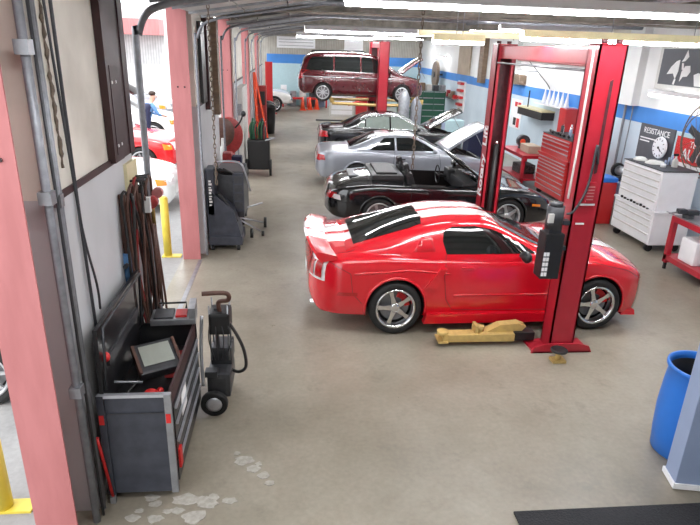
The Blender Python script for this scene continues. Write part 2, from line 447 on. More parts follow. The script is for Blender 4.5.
def add_wheels(root, tm, rm, xs, y, R, rel=0, steer=0):
    for x in xs:
        for sgn in (-1, 1):
            o = bpy.data.objects.new('wheel', tm); C.objects.link(o); o.parent = root; o.location = (x, sgn*y, R+rel)
            o.rotation_euler = (0, random.random()*.01, 0 if sgn < 0 else PI)
            q = bpy.data.objects.new('rim', rm); C.objects.link(q); q.parent = o; q['label'] = 'metal spoked rim'
def arches(mb, xr, xf, R, y, depth=.36):
    for x in (xr, xf):
        for sgn in (-1, 1):
            mb.cyl((x, sgn*(y-depth), R), (x, sgn*(y+.5), R), R+.045, n=40)
    return mb
def arch_lips(b, m, root, xr, xf, R, rad, m_low):
    for x in (xr, xf):
        for vw in ('r', 'l'):
            pts = []; mb = MB()
            for k in range(25):
                a = math.radians(-14 + 208*k/24)
                p = b.project(x + (R+rad)*math.cos(a), R + (R+rad)*math.sin(a), vw, .0)
                if p is not None and p.z > m_low: pts.append(p)
            if len(pts) > 3: mb.tube(pts, .018, 8); mb.build('wheel_arch_lip', m, root)
class Seams:
    """each panel gap of a car becomes a part of its own"""
    def __init__(s): s.l = []
    def __getitem__(s, i): return s.l
    def build(s, name, m, root, body):
        for path, view, r in s.l:
            k = MB(); body.seam(k, path, view, r)
            if len(k.bm.verts): k.build(name, m, root)

# ------------------------------------------------------------------ setting
HC = 4.25
def plane_box(name, a, b, m, kind=True):
    o = MB().box(a, b).build(name, m)
    return struct(o) if kind else o
plane_box('floor', (-1.83, -4, -.2), (7.8, 36.2, 0), 'floor')
ap = MB().box((-45, -12, -.22), (-1.83, 60, -.02)); struct(ap.build('floor_apron', 'apron'))
plane_box('ceiling', (-1.85, -4, HC), (7.8, 36.2, HC+.15), 'ceil')
# left wall: solid stretches between the bay doors; lower grey panel, upper cream panel
def left_wall(y0, y1, n):
    plane_box('wall_left_%s' % n, (-1.72, y0, 2.44), (-1.50, y1, HC), 'cream')
    plane_box('wall_left_%s_lower' % n, (-1.70, y0, 0), (-1.49, y1, 2.44), 'wain')
    plane_box('trim_%s' % n, (-1.49, y0, 2.42), (-1.478, y1, 2.47), 'brown')
left_wall(3.66, 5.55, 'near'); left_wall(9.52, 12.2, 'middle'); left_wall(15.7, 18.4, 'third'); left_wall(21.8, 24.6, 'fourth'); left_wall(27.9, 30.3, 'fifth'); left_wall(-4, -2.0, 'back'); plane_box('wall_back', (-1.85, -4.2, 0), (7.8, -4, HC), 'cream')
plane_box('wall_far', (-1.85, 36, 0), (7.8, 36.2, HC), 'siding')
plane_box('wall_far_band', (-1.5, 35.98, 2.36), (7.6, 36, 2.86), 'bluewall')
plane_box('wall_far_lower', (-1.5, 35.97, 0), (7.6, 36, 2.36), 'teal')
plane_box('wall_right', (7.6, -4, 0), (7.8, 36.2, HC), 'rightwall')
plane_box('wall_right_lower', (7.59, -4, 0), (7.6, 36, 2.04), 'lowerblue')
plane_box('wall_right_band', (7.585, -4, 2.04), (7.6, 36, 2.37), 'bluewall')
# header above the bay doors
for i, (a, b) in enumerate(((-2, 3.36), (5.55, 9.24), (12.2, 15.4), (18.4, 21.6), (24.6, 27.7), (30.3, 36))):
    plane_box('trim_header_%d' % (i+1), (-1.74, a, 3.92), (-1.52, b, HC), 'beam')
# dark steel door jamb on the near wall with two bolt holes
j = MB(); j.use('brown').box((-1.50, 4.88, 2.44), (-1.44, 5.14, HC)); j.box((-1.50, 5.14, 2.44), (-1.45, 5.36, HC)); j.box((-1.50, 5.36, 2.44), (-1.44, 5.5, HC))
struct(j.build('trim_door_jamb'))
h = MB()
h = MB().box((-1.44, 4.95, 2.5), (-1.435, 5.14, 3.2)).build('jamb_plate', 'brown'); tag(h, 'thin maroon plate with four shiny bolts on the door jamb above the grey panel', 'plate')
for y, z in ((4.98,3.07),(5.08,3.07),(4.98,2.57),(5.08,2.57)): MB().lathe([(.013, 0), (.013, .006)], T(-1.435, y, z) @ Matrix.Rotation(PI/2, 4, 'Y'), 12).build('bolt_head', 'white_print', h)
# white floor joint line at the threshold and stripe of paint on the floor
struct(MB().box((-1.56, 5.6, 0), (-1.5, 9.2, .004)).build('trim_threshold', 'steel'))
pf = MB()
def blob(mb, cx, cy, r, n=14, z=.002, sx=1):
    z += .004*random.random()
    mb.prism([(cx+sx*r*(.7+.5*random.random())*math.cos(2*PI*k/n), cy+r*(.7+.5*random.random())*math.sin(2*PI*k/n)) for k in range(n)], 0, z, 'z')
for cx, cy, r, sx in ((-.42, 4.18, .07, 1.3), (-.34, 4.06, .05, 1.3), (-.25, 3.97, .05, 1), (-.2, 3.88, .03, 1.5), (-.5, 4.27, .03, 1), (-.30, 4.12, .03, 1)): blob(pf, cx, cy, r, sx=sx)
tag(pf.build('paint_patch', 'paintflake'), 'flaked white paint patch on the bare floor beside the tool chest', 'paint patch')
pf = MB()
for i in range(16): blob(pf, -1.25+random.random()*.75, 3.50+random.random()*.34, .02+.05*random.random(), sx=1.6)
tag(pf.build('paint_patch', 'paintflake'), 'scattered white powder stains on the floor under the tool chest casters', 'paint patch')

# painted steel columns between the bay doors
def column(y, label, part=True):
    m = MB(); m.box((-1.81, y-.16, -.02), (-1.53, y-.145, HC)); m.box((-1.81, y+.145, -.02), (-1.53, y+.16, HC)); m.box((-1.68, y-.145, -.02), (-1.66, y+.145, HC))
    o = m.build('steel_column', 'pink'); tag(o, label, 'column', 'pink red steel columns between the bay doors')
    b = MB()
    for z in (2.75,): 
        for dx in (.1, .2): b.lathe([(.014, 0), (.014, .012)], T(-1.81+dx, y-.16, z, rx=PI/2), 8)
    b.build('bolt', 'brown', o)
    return o
column(3.52, 'nearest pink red steel column at the left edge of the photo'); column(9.4, 'pink red steel column beside the dark grey service machine')
column(15.5, 'pink red steel column behind the red hose reel'); column(21.65, 'slim pink red steel column behind the orange ladder'); column(27.75, 'farthest pink red column on the left, before the white pickup')
# roof beams across the bays
for y in (3.5, 9.4, 15.5, 21.6, 27.7, 33.8):
    m = MB(); m.box((-1.5, y-.16, 3.84), (7.6, y+.16, 3.865)); m.box((-1.5, y-.12, 4.2), (7.6, y+.12, 4.25)); m.box((-1.5, y-.012, 3.88), (7.6, y+.012, 4.22))
    struct(m.build('trim_roof_beam', 'beam'))
for y in [1.5+i*1.53 for i in range(23)]:
    if min(abs(y-k) for k in (3.5, 9.4, 15.5, 21.6, 27.7, 33.8)) > .5:
        m = MB().box((-1.5, y-.04, 4.08), (7.6, y+.04, 4.25)); struct(m.build('trim_roof_purlin', 'beam'))
for x in (1.7, 4.4):
    m = MB(); m.cyl((x, -2, 4.02), (x, 36, 4.02), .035, n=10); tag(m.build('ceiling_pipe', 'galv'), 'long grey pipe running under the ceiling %s' % ('above the cars\' tails' if x < 2 else 'above the cars\' bonnets'), 'pipe')

# overhead sectional doors drawn back under the ceiling, with their tracks
def overhead_door(y0, y1, where, near=False):
    r = thing('sectional_door', 'ribbed white sectional garage door rolled up under the ceiling %s' % where, 'garage door', (-1.4, y0, 3.72), 0, 'rolled up sectional doors')
    for k in range(4):
        m = MB(); m.use('doorpanel'); m.box((.12+k*.62, .08, 0), (.12+k*.62+.6, y1-y0-.08, .045))
        m.use('steel')
        for t in range(4):
            yy = .1+(y1-y0-.25)*t/3; m.box((.12+k*.62, yy, -.03), (.72+k*.62, yy+.05, 0))
        o = m.build('door_panel', None, r); o.rotation_euler = (0, -.16, 0)
    for yy in (0, y1-y0):
        p = [(0,yy,-3.6),(0,yy,-.5),(.03,yy,-.28),(.12,yy,-.1),(.3,yy,-.02),(.6,yy,.04),(2.6,yy,.36)]
        m = MB(); m.use('galv'); pts = smooth_path(p, 6); m.tube(pts, .032 if near and yy == 0 else .02, 6)
        m.build('door_track', None, r)
    m = MB(); m.cyl((.1, 0, .22), (.1, y1-y0, .22), .03); m.build('torsion_bar', 'steel', r)
overhead_door(5.72, 9.12, 'of the nearest bay', True); overhead_door(12.3, 15.25, 'of the second bay'); overhead_door(18.5, 21.4, 'of the third bay'); overhead_door(24.7, 27.5, 'of the fourth bay')
# hanging chains
def chain(x, y, z0, z1, label, m='rust', q=1.0):
    mb = MB(); z = z0; k = 0
    while z > z1:
        a, b = (q*.011, 0) if k % 2 else (0, q*.011)
        mb.tube([(x+a*math.cos(t), y+b*math.cos(t), z-.03*q+.028*q*math.sin(t)) for t in [2*PI*i/8 for i in range(8)]], .0045*q, 4, closed=True)
        z -= .043*q; k += 1
    tag(mb.build('chain', m), label, 'chain')
chain(-.95, 7.25, 4.2, 1.75, 'rusty chain hanging from the ceiling beside the pink column', q=1.3); chain(1.95, 9.3, 4.2, 1.6, 'long brown chain hanging in front of the silver and black cars', q=1.8)

# pipes and conduit on the near wall edge
def vpipe(x, y, r, label, m='galv', z0=0, z1=HC, clips=()):
    root = MB().cyl((x, y, z0), (x, y, z1), r, n=12).build('conduit', m); tag(root, label, 'conduit')
    for z in clips:
        MB().box((x-r*1.5, y-r*1.7, z), (x+r*1.5, y+r*1.3, z+.08)).build('pipe_clamp', 'steel', root)
vpipe(-1.47, 3.55, .026, 'thick grey conduit clamped beside the nearest pink column', clips=(3.3, 2.45, 1.1))
vpipe(-1.44, 3.61, .010, 'thin dark conduit between two thicker pipes on the near wall', 'dsteel')
vpipe(-1.46, 3.68, .018, 'grey conduit second from the nearest pink column', clips=(2.4,))
vpipe(-1.47, 3.75, .011, 'slim grey pipe running up the near wall edge')
o = MB().tube(smooth_path([(-1.47, 4.02, HC), (-1.47, 4.02, 2.4), (-1.47, 4.06, 1.2), (-1.47, 4.08, .9)], 6), .012, 6).build('cable', 'dsteel'); tag(o, 'thin dark cable running straight down the near grey wall panel', 'cable')
o = MB().tube(smooth_path([(-1.46, 3.86, 3.95), (-1.44, 3.88, 3.0), (-1.42, 3.9, 2.2), (-1.40, 3.98, 1.75), (-1.44, 4.1, 1.5)], 8), .009, 6).build('cable', 'dsteel'); tag(o, 'loose dark cable bowing away from the pipes on the near wall', 'cable')
# crinkled strip of insulation beside pipes
p = [(-1.49, 3.90+.006*math.sin(k*1.7)+.012*random.random(), HC-.12-k*.03) for k in range(52)]
o = MB().tube(p, [.005+.012*random.random() for _ in p], 6).build('torn_insulation', 'rust'); tag(o, 'ragged torn strip of brown insulation up the cream wall', 'insulation')

# second-bay wall: dark panel with brown edge
r = thing('wall_cabinet', 'tall narrow dark panel on the wall right of the second pink column', 'panel', (-1.5, 9.95, 2.1))
MB().box((.005, 0, .35), (.06, .42, 1.6)).build('dark_panel', 'dark', r); MB().box((.005, .5, .2), (.09, .62, 1.95)).build('brown_post', 'brown', r)
r = thing('wall_cabinet', 'brown post with grey side panel at the edge of the second door opening', 'panel', (-1.5, 11.5, 2.1))
MB().box((.005, 0, .0), (.12, .3, 1.7)).build('brown_post', 'wood', r); MB().box((.005, .32, .0), (.05, .6, 1.7)).build('dark_panel', 'dark', r)
r = thing('wall_cabinet', 'grey green cabinet with a small window between the far bay doors', 'cabinet', (-1.5, 15.85, 0))
MB().box((.005, 0, 0), (.2, 1.6, 2.3)).build('body', 'offwhite', r); MB().box((.03, -.01, 1.6), (.17, 0, 1.9)).build('window', 'steel', r)

# ------------------------------------------------------------------ cars
def do_mustang():
    root = thing('sports_coupe', 'shiny red sports coupe with white racing stripes, parked nearest the camera', 'car', (2.57, 7.45, 0), math.radians(1.0)); root.scale = (.97, 1, 1.02)
    sp = dict(
        w=[(-2.46,.60),(-2.38,.74),(-2.24,.86),(-2.05,.925),(-1.8,.945),(-1.36,.955),(-.8,.925),(0,.915),(.8,.92),(1.36,.945),(1.75,.93),(1.95,.86),(2.08,.74),(2.16,.60)],
        top=[(-2.46,.84),(-2.38,.98),(-2.1,1.03),(-1.6,1.05),(0,1.06),(.85,1.02),(1.36,.98),(1.75,.92),(2.0,.83),(2.16,.70)],
        sh=[(-2.46,.80),(-2.38,.93),(-2.1,.97),(-1.6,.985),(-.9,.955),(0,.935),(.8,.93),(1.36,.92),(1.75,.86),(2.0,.76),(2.16,.64)],
        bot=[(-2.46,.36),(-2.3,.24),(-1.8,.22),(-1,.19),(1,.19),(1.8,.18),(2.0,.17),(2.16,.2)],
        roof=[(-1.990,1.02),(-1.660,1.12),(-1.310,1.23),(-0.960,1.315),(-0.560,1.36),(-0.210,1.36),(0.010,1.32),(0.290,1.20),(0.590,1.07),(0.870,.97)],
        wb=[(-1.990,.72),(-1.510,.80),(-1.010,.855),(-0.310,.87),(0.390,.86),(0.870,.80)], tumble=.60, er=.10)
    b = Body(sp); b.paint = M['red_paint']
    cut = arches(MB(), -1.36, 1.36, .345, .94); cut.box((2.10, -.45, .30), (2.4, .45, .42)); b.cut(cut)
    b.finish('body', root)
    P = b.patch
    P('side_window', [(-0.710,1.005),(0.490,1.0),(0.330,1.09),(0.090,1.20),(-0.090,1.265),(-0.310,1.295),(-0.610,1.29),(-0.730,1.24),(-0.750,1.14)], 'r', 'glass', root)
    P('side_window', [(-0.710,1.005),(0.490,1.0),(0.330,1.09),(0.090,1.20),(-0.090,1.265),(-0.310,1.295),(-0.610,1.29),(-0.730,1.24),(-0.750,1.14)], 'l', 'glass', root)
    P('rear_window', [(-1.88,-.54),(-1.88,.54),(-1.17,.55),(-1.0,.50),(-.96,.3),(-.96,-.3),(-1.0,-.50),(-1.17,-.55)], 't', 'glass', root)
    P('windscreen', [(0.040,-.56),(0.040,.56),(0.440,.66),(0.750,.70),(0.820,.3),(0.840,0),(0.820,-.3),(0.750,-.70),(0.440,-.66)], 't', 'glass', root)
    # louvred quarter-window cover
    for vw in 'rl': P('quarter_window_cover', [(-1.14,1.03),(-.86,1.03),(-.88,1.18),(-1.02,1.18)], vw, 'red_paint', root, off=.006, solid=.008)
    # racing stripes
    for y0, y1 in ((-.33,-.05),(.05,.33)):
        P('racing_stripe', [(-.95,y0),(.03,y0),(.03,y1),(-.95,y1)], 't', 'white_stripe', root, off=.003)
        P('racing_stripe', [(.90,y0),(2.06,y0*.85),(2.06,y1*.85),(.90,y1)], 't', 'white_stripe', root, off=.003)
        P('racing_stripe', [(-2.34,y0),(-1.86,y0),(-1.86,y1),(-2.34,y1)], 't', 'white_stripe', root, off=.003)
    # rear spoiler: raised lip curving over the tail, striped
    m = MB(); prof = [(-2.50,1.085),(-2.47,1.10),(-2.40,1.09),(-2.22,1.045),(-2.22,1.0),(-2.42,.97),(-2.47,1.03)]
    ys = [-.86,-.8,-.6,-.33,-.05,.05,.33,.6,.8,.86]
    for a, c in zip(ys, ys[1:]):
        m.use('white_stripe' if (round(abs(a),2), round(abs(c),2)) in ((.33,.05),(.05,.33)) else 'red_paint')
        def sec(y):
            k = abs(y)/.86; dz = -.045*k**3; dx = .10*k**2.5
            return [m.bm.verts.new((u+dx, y, v+dz)) for u, v in prof]
        A, B_ = sec(a), sec(c); n = len(prof)
        fs = [m.bm.faces.new((A[i], A[(i+1)%n], B_[(i+1)%n], B_[i])) for i in range(n)]
        if a == ys[0]: fs.append(m.bm.faces.new(A))
        if c == ys[-1]: fs.append(m.bm.faces.new(B_))
        m._f(fs)
    m.build('spoiler', None, root)
    # tail lamps: three upright red lenses each side inside a pale surround
    for s in (-1, 1):
        P('tail_lamp', [(s*.50,.70),(s*.84,.68),(s*.83,.93),(s*.50,.94)], 'b', 'tail_w', root, off=.004, step=.04, label='pale tail lamp surround')
        for k in range(3): P('tail_lens', [(s*(.52+k*.105),.72),(s*(.60+k*.105),.715),(s*(.595+k*.105),.91),(s*(.52+k*.105),.915)], 'b', 'tail', root, off=.012, step=.04)
        P('side_marker', [(-2.12,.52),(-1.86,.52),(-1.86,.565),(-2.10,.565)], 'r' if s < 0 else 'l', 'tail', root, off=.004)
        P('headlamp', [(s*.42,.60),(s*.62,.60),(s*.64,.74),(s*.42,.76)], 'f', 'tail_w', root, off=.006, step=.04)
    P('rear_diffuser', [(-.55,.24),(.55,.24),(.5,.36),(-.5,.36)], 'b', 'blackpl', root, off=.006)
    P('number_plate', [(-.16,.52),(.16,.52),(.16,.67),(-.16,.67)], 'b', 'white_print', root, off=.01)
    P('grille', [(-.42,.50),(.42,.50),(.40,.68),(-.40,.68)], 'f', 'blackpl', root, off=.008)
    sm = Seams(); S = lambda p, v: b.seam(sm, p, v, .003)
    for vw in 'rl':
        S([(-.72,1.0),(-.74,.75),(-.70,.45),(-.60,.30),(.70,.28),(.74,.60),(.64,.99)], vw)
        S([(-2.25,.95),(-1.95,.80),(-1.92,.55),(-1.80,.42)], vw); S([(1.2,.92),(1.75,.80),(2.0,.66),(2.2,.6)], vw)
    S([(1.0,-.72),(1.3,-.74),(1.9,-.66),(2.14,-.5),(2.14,.5),(1.9,.66),(1.3,.74),(1.0,.72)], 't'); S([(-2.2,-.7),(-1.88,-.68),(-1.88,.68),(-2.2,.7)], 't')
    sm.build('panel_gap', 'seam', root, b)
    hi = Seams()
    for vw in 'rl': b.seam(hi, [(-.60,.50),(.78,.50)], vw, .012); b.seam(hi, [(-1.9,.80),(-1.2,.84),(-.66,.78)], vw, .012)
    hi.build('body_crease', 'red_paint', root, b)
    # flared arches, side skirt, scoops, bonnet scoop
    arch_lips(b, 'red_paint', root, -1.36, 1.36, .345, .055, .2)
    for s in (-1, 1):
        m = MB(); m.prism([(-.98,.14),(.98,.14),(.96,.25),(-.94,.27)], s*.86, s*.965, 'y'); m.build('side_skirt', 'red_paint', root)
        m = MB(); m.prism([(-.98,.62),(-.80,.86),(-.72,.86),(-.84,.60)], s*.90, s*.955, 'y'); m.use('red_paint'); m.build('side_scoop', 'red_paint', root)
        m = MB(); m.prism([(1.80,.17),(2.0,.17),(1.98,.24),(1.80,.24)], s*.70, s*.88, 'y'); m.build('front_splitter', 'red_paint', root)
    m = MB(); m.prism([(1.0,.985),(1.05,1.05),(1.45,1.01),(1.62,.95)], -.2, .2, 'y'); m.build('bonnet_scoop', 'red_paint', root)
    for s in (-1, 1):
        m = MB(); m.ball((.28, s*.99, 1.02), .1, (.6, 1.05, .72)); m.box((.24, min(s*.86, s*.96), .985), (.32, max(s*.86, s*.96), 1.02)); m.build('wing_mirror', 'blackpl', root)
        m = MB(); m.box((-.52, s*.908-.014, .84), (-.36, s*.908+.014, .865), bev=.008); m.build('door_handle', 'red_paint', root)
    for s in (-1, 1): MB().cyl((-2.44, s*.55, .28), (-2.2, s*.55, .28), .045).build('exhaust_tip', 'chrome', root)
    tm, rm = wheel(.345, .25, .248, 5, 'five', 'chrome', True); add_wheels(root, tm, rm, (-1.36, 1.36), .845, .345)
    return root
do_mustang()

def engine_bay(mb, x0, x1, y, z0): mb.box((x0, -y, z0), (x1, y, 1.6)); return mb
def bay_parts(root, x0, x1, y, z0, tag_='engine'):
    m = MB(); m.use('engine')
    m.box((x0+.15, -.28, z0), (x0+.65, .25, z0+.28), bev=.03); m.box((x0+.2, -.18, z0+.26), (x0+.55, .15, z0+.36), bev=.03)
    m.use('chest_edge').cyl((x0+.2, .35, z0+.3), (x0+.6, .45, z0+.28), .05); m.use('blackpl').box((x0+.1, -y+.03, z0), (x0+.35, -y+.25, z0+.25), bev=.02); m.box((x1-.1, -y+.1, z0), (x1-.03, y-.1, z0+.3))
    m.use('hosebk')
    for k in range(6):
        y_ = -.4+k*.16; m.tube(smooth_path([(x0+.1, y_, z0+.2), (x0+.35, y_+.06, z0+.42), (x0+.7, y_-.05, z0+.25)], 5), .018, 6)
    m.use('white_print').lathe([(.06, 0), (.06, .12), (.03, .15)], T(x0+.2, y-.2, z0+.2), 12)
    m.build(tag_, None, root)
def open_hood(root, hx, hz, L, w, ang, m_out, rod=True, name='bonnet'):
    m = MB(); nx, ny = 12, 10; rows = []
    for th in (0, -.035):
        g = []
        for i in range(nx+1):
            t = i/nx; ww = w*(1-.13*t*t); row = []
            for j in range(ny+1):
                s_ = -1+2*j/ny; zz = .05*(1-s_*s_) - .10*t*t + th*(1 if 0 < i < nx and 0 < j < ny else .55)
                row.append(m.bm.verts.new((t*L - .06*abs(s_)**3*(t > .8), s_*ww, zz)))
            g.append(row)
        rows.append(g)
    m.use(m_out); a = [m.bm.faces.new((rows[0][i][j], rows[0][i+1][j], rows[0][i+1][j+1], rows[0][i][j+1])) for i in range(nx) for j in range(ny)]; m._f(a, True)
    m.use('blackpl' if m_out == 'black_paint' else m_out); c = [m.bm.faces.new((rows[1][i][j+1], rows[1][i+1][j+1], rows[1][i+1][j], rows[1][i][j])) for i in range(nx) for j in range(ny)]; m._f(c, True)
    m.use(m_out); e = []
    per = [(i, 0) for i in range(nx)] + [(nx, j) for j in range(ny)] + [(i, ny) for i in range(nx, 0, -1)] + [(0, j) for j in range(ny, 0, -1)]
    for k in range(len(per)):
        p, q = per[k], per[(k+1) % len(per)]
        e.append(m.bm.faces.new((rows[0][p[0]][p[1]], rows[0][q[0]][q[1]], rows[1][q[0]][q[1]], rows[1][p[0]][p[1]])))
    m._f(e)
    o = m.build(name, None, root, (hx, 0, hz), (0, -ang, 0))
    # underside braces
    u = MB(); u.tube([(L*.12, -w*.7, -.02), (L*.5, 0, -.02), (L*.85, -w*.65, -.10)], .02, 6); u.tube([(L*.12, w*.7, -.02), (L*.5, 0, -.02), (L*.85, w*.65, -.10)], .02, 6)
    u.build('bonnet_brace', m_out, o)
    if rod:
        c_ = math.cos(ang)*L*.75; s_ = math.sin(ang)*L*.75
        MB().cyl((hx+L*.92, -w*.85, hz-.15), (hx+c_, -w*.8, hz+s_-.08), .008, n=6).build('prop_rod', 'steel', root)
    return o

def do_porsche():
    root = thing('convertible', 'black convertible sports car with its roof down, behind the red coupe', 'car', (2.93, 11.6, 0), 0); root.scale = (1.05, 1.05, 1.07)
    sp = dict(w=[(-2.2,.50),(-2.12,.66),(-1.95,.80),(-1.7,.87),(-1.22,.895),(-.6,.865),(.2,.85),(.9,.87),(1.22,.88),(1.7,.83),(2.0,.74),(2.14,.62),(2.22,.45)],
        top=[(-2.2,.62),(-2.1,.80),(-1.8,.92),(-1.3,.99),(-.9,.98),(0,.95),(.6,.93),(1.0,.86),(1.6,.76),(2.0,.64),(2.22,.50)],
        sh=[(-2.2,.58),(-2.1,.74),(-1.8,.84),(-1.3,.89),(-.8,.87),(0,.85),(.7,.84),(1.22,.83),(1.7,.75),(2.0,.64),(2.22,.48)],
        bot=[(-2.2,.34),(-2,.26),(-1,.17),(1,.17),(2,.18),(2.22,.24)], er=.16)
    b = Body(sp); b.paint = M['black_paint']
    cut = arches(MB(), -1.22, 1.22, .325, .88); cut.box((-.72, -.70, .42), (.62, .70, 1.5)); b.cut(cut); b.finish('body', root)
    for s in (-1, 1):
        m = MB(); m.use('leather'); m.box((-.45, s*.36-.24, .36), (.12, s*.36+.24, .56), bev=.05); m.box((-.12, -.22, 0), (.02, .22, .66), T(-.42, s*.36, .42, ry=-.28), bev=.05); m.box((-.1, -.11, .66), (.0, .11, .82), T(-.42, s*.36, .42, ry=-.28), bev=.04)
        m.build('seat', None, root)
        m = MB(); m.tube(smooth_path([(-.66, s*.36-.2, .82), (-.68, s*.36-.17, 1.05), (-.68, s*.36, 1.1), (-.68, s*.36+.17, 1.05), (-.66, s*.36+.2, .82)], 6), .028, 8); m.build('roll_hoop', 'blackpl', root)
        m = MB(); m.ball((.60, s*.95, .98), .1, (.6, 1.0, .65)); m.box((.56, min(s*.82, s*.9), .92), (.62, max(s*.82, s*.9), .96)); m.build('wing_mirror', 'black_paint', root)
        b.patch('tail_lamp', [(s*.44,.60),(s*.74,.62),(s*.76,.72),(s*.50,.74)], 'b', 'tail', root, off=.006, step=.04)
        b.patch('indicator', [(-2.08,.62),(-1.92,.60),(-1.94,.69),(-2.04,.70)], 'r' if s < 0 else 'l', 'tail_w', root, off=.006, step=.04)
        b.patch('headlamp', [(1.62,s*.52),(1.95,s*.50),(1.92,s*.66),(1.68,s*.72)], 't', 'tail_w', root, off=.006, step=.04)
        b.patch('side_marker', [(1.68,.52),(1.86,.50),(1.86,.545),(1.68,.565)], 'r' if s < 0 else 'l', 'amber', root, off=.006, step=.05, label='amber side lamp')
    m = MB(); m.box((.35, -.68, .68), (.62, .68, .92), bev=.05); m.box((.3, .22, .75), (.45, .58, .98), bev=.04); m.build('dashboard', 'leather', root)
    m = MB(); m.tube([(.12+.05*math.cos(t)*0, .36+.17*math.sin(t), .86+.17*math.cos(t)) for t in [2*PI*i/20 for i in range(20)]], .014, 6, closed=True); m.cyl((.12, .36, .86), (.35, .36, .8), .03, n=8); m.box((.11, .2, .85), (.13, .52, .87)); m.build('steering_wheel', 'blackpl', root)
    m = MB(); ws = [(.78,-.76,.90),(.34,-.64,1.26),(.28,-.4,1.305),(.26,0,1.32),(.28,.4,1.305),(.34,.64,1.26),(.78,.76,.90)]
    m.tube(smooth_path(ws, 5), .022, 8); m.tube(smooth_path([(.78,-.76,.89),(.9,-.3,.90),(.92,0,.90),(.9,.3,.90),(.78,.76,.89)], 5), .015, 6); m.build('windscreen_frame', 'black_paint', root)
    m = MB(); A = smooth_path([(.34,-.63,1.25),(.28,-.4,1.295),(.26,0,1.31),(.28,.4,1.295),(.34,.63,1.25)], 5); B_ = smooth_path([(.78,-.75,.90),(.9,-.3,.91),(.92,0,.91),(.9,.3,.91),(.78,.75,.90)], 5)
    va = [m.bm.verts.new(p) for p in A]; vb = [m.bm.verts.new(p) for p in B_]; va2 = [m.bm.verts.new(p+Vector((.006,0,.006))) for p in A]; vb2 = [m.bm.verts.new(p+Vector((.006,0,.006))) for p in B_]
    for i in range(len(va)-1):
        m._f([m.bm.faces.new((va[i], va[i+1], vb[i+1], vb[i])), m.bm.faces.new((va2[i], vb2[i], vb2[i+1], va2[i+1]))], True)
    m.build('windscreen', 'clear', root)
    m = MB(); m.box((-1.35, -.62, .86), (-.74, .62, 1.02), bev=.07); m.box((-1.25, -.5, 1.0), (-.85, .5, 1.05), bev=.04); m.build('folded_roof', 'blackpl', root)
    m = MB(); m.box((-1.75, -.34, .90), (-1.42, .34, .955), bev=.02)
    m.build('engine_vent', 'dsteel', root)
    sm = Seams()
    for vw in 'rl': b.seam(sm, [(-.62,.86),(-.66,.5),(-.5,.3),(.6,.28),(.72,.55),(.70,.84)], vw); b.seam(sm, [(-2.1,.58),(-1.6,.56)], vw)
    b.seam(sm, [(-2.0,-.6),(-1.4,-.62),(-1.4,.62),(-2.0,.6)], 't'); b.seam(sm, [(.95,-.65),(1.6,-.5),(2.05,-.3),(2.1,0),(2.05,.3),(1.6,.5),(.95,.65)], 't')
    sm.build('panel_gap', 'seam', root, b)
    arch_lips(b, 'black_paint', root, -1.22, 1.22, .325, .045, .2)
    for s in (-1, 1): MB().box((-.05, s*.868-.012, .74), (.12, s*.868+.012, .765), bev=.006).build('door_handle', 'black_paint', root)
    tm, rm = wheel(.325, .22, .235, 5, 'five', 'alloy'); add_wheels(root, tm, rm, (-1.22, 1.22), .775, .325)
do_porsche()

SIDEWIN = lambda pts: pts
def sedan(root, paint, sp, R, xr, xf, y, wins, windscreen, rearwin, glass, rim, spokes, style, bay=None, doors=None, tails=None, tailmat='tail', heads=None, wrap=None):
    b = Body(sp); b.paint = M[paint]; cut = arches(MB(), xr, xf, R, y+.05)
    if bay: cut.box((bay[0], -bay[2], bay[3]), (bay[1], bay[2], 1.6))
    b.cut(cut); b.finish('body', root)
    for p in wins:
        for vw in 'rl': b.patch('side_window', p, vw, glass, root, off=.004)
    if windscreen: b.patch('windscreen', windscreen, 't', glass, root)
    if rearwin: b.patch('rear_window', rearwin, 't', 'glass', root)
    sm = Seams()
    for d in doors or []:
        for vw in 'rl': b.seam(sm, d, vw)
    sm.build('panel_gap', 'seam', root, b)
    arch_lips(b, paint, root, xr, xf, R, .045, .2)
    for s in (-1, 1):
        if wrap: b.patch('tail_lamp_side', wrap, 'r' if s < 0 else 'l', tailmat, root, off=.007, step=.04)
        for t in tails or []:
            b.patch('tail_lamp', [(s*u, v) for u, v in t], 'b', tailmat, root, off=.006, step=.05)
        for t in heads or []:
            b.patch('headlamp', [(s*u, v) for u, v in t], 'f', 'tail_w', root, off=.006, step=.05)
    tm, rm = wheel(R, .21, R*.70, spokes, style, rim); add_wheels(root, tm, rm, (xr, xf), y-.08, R)
    return b
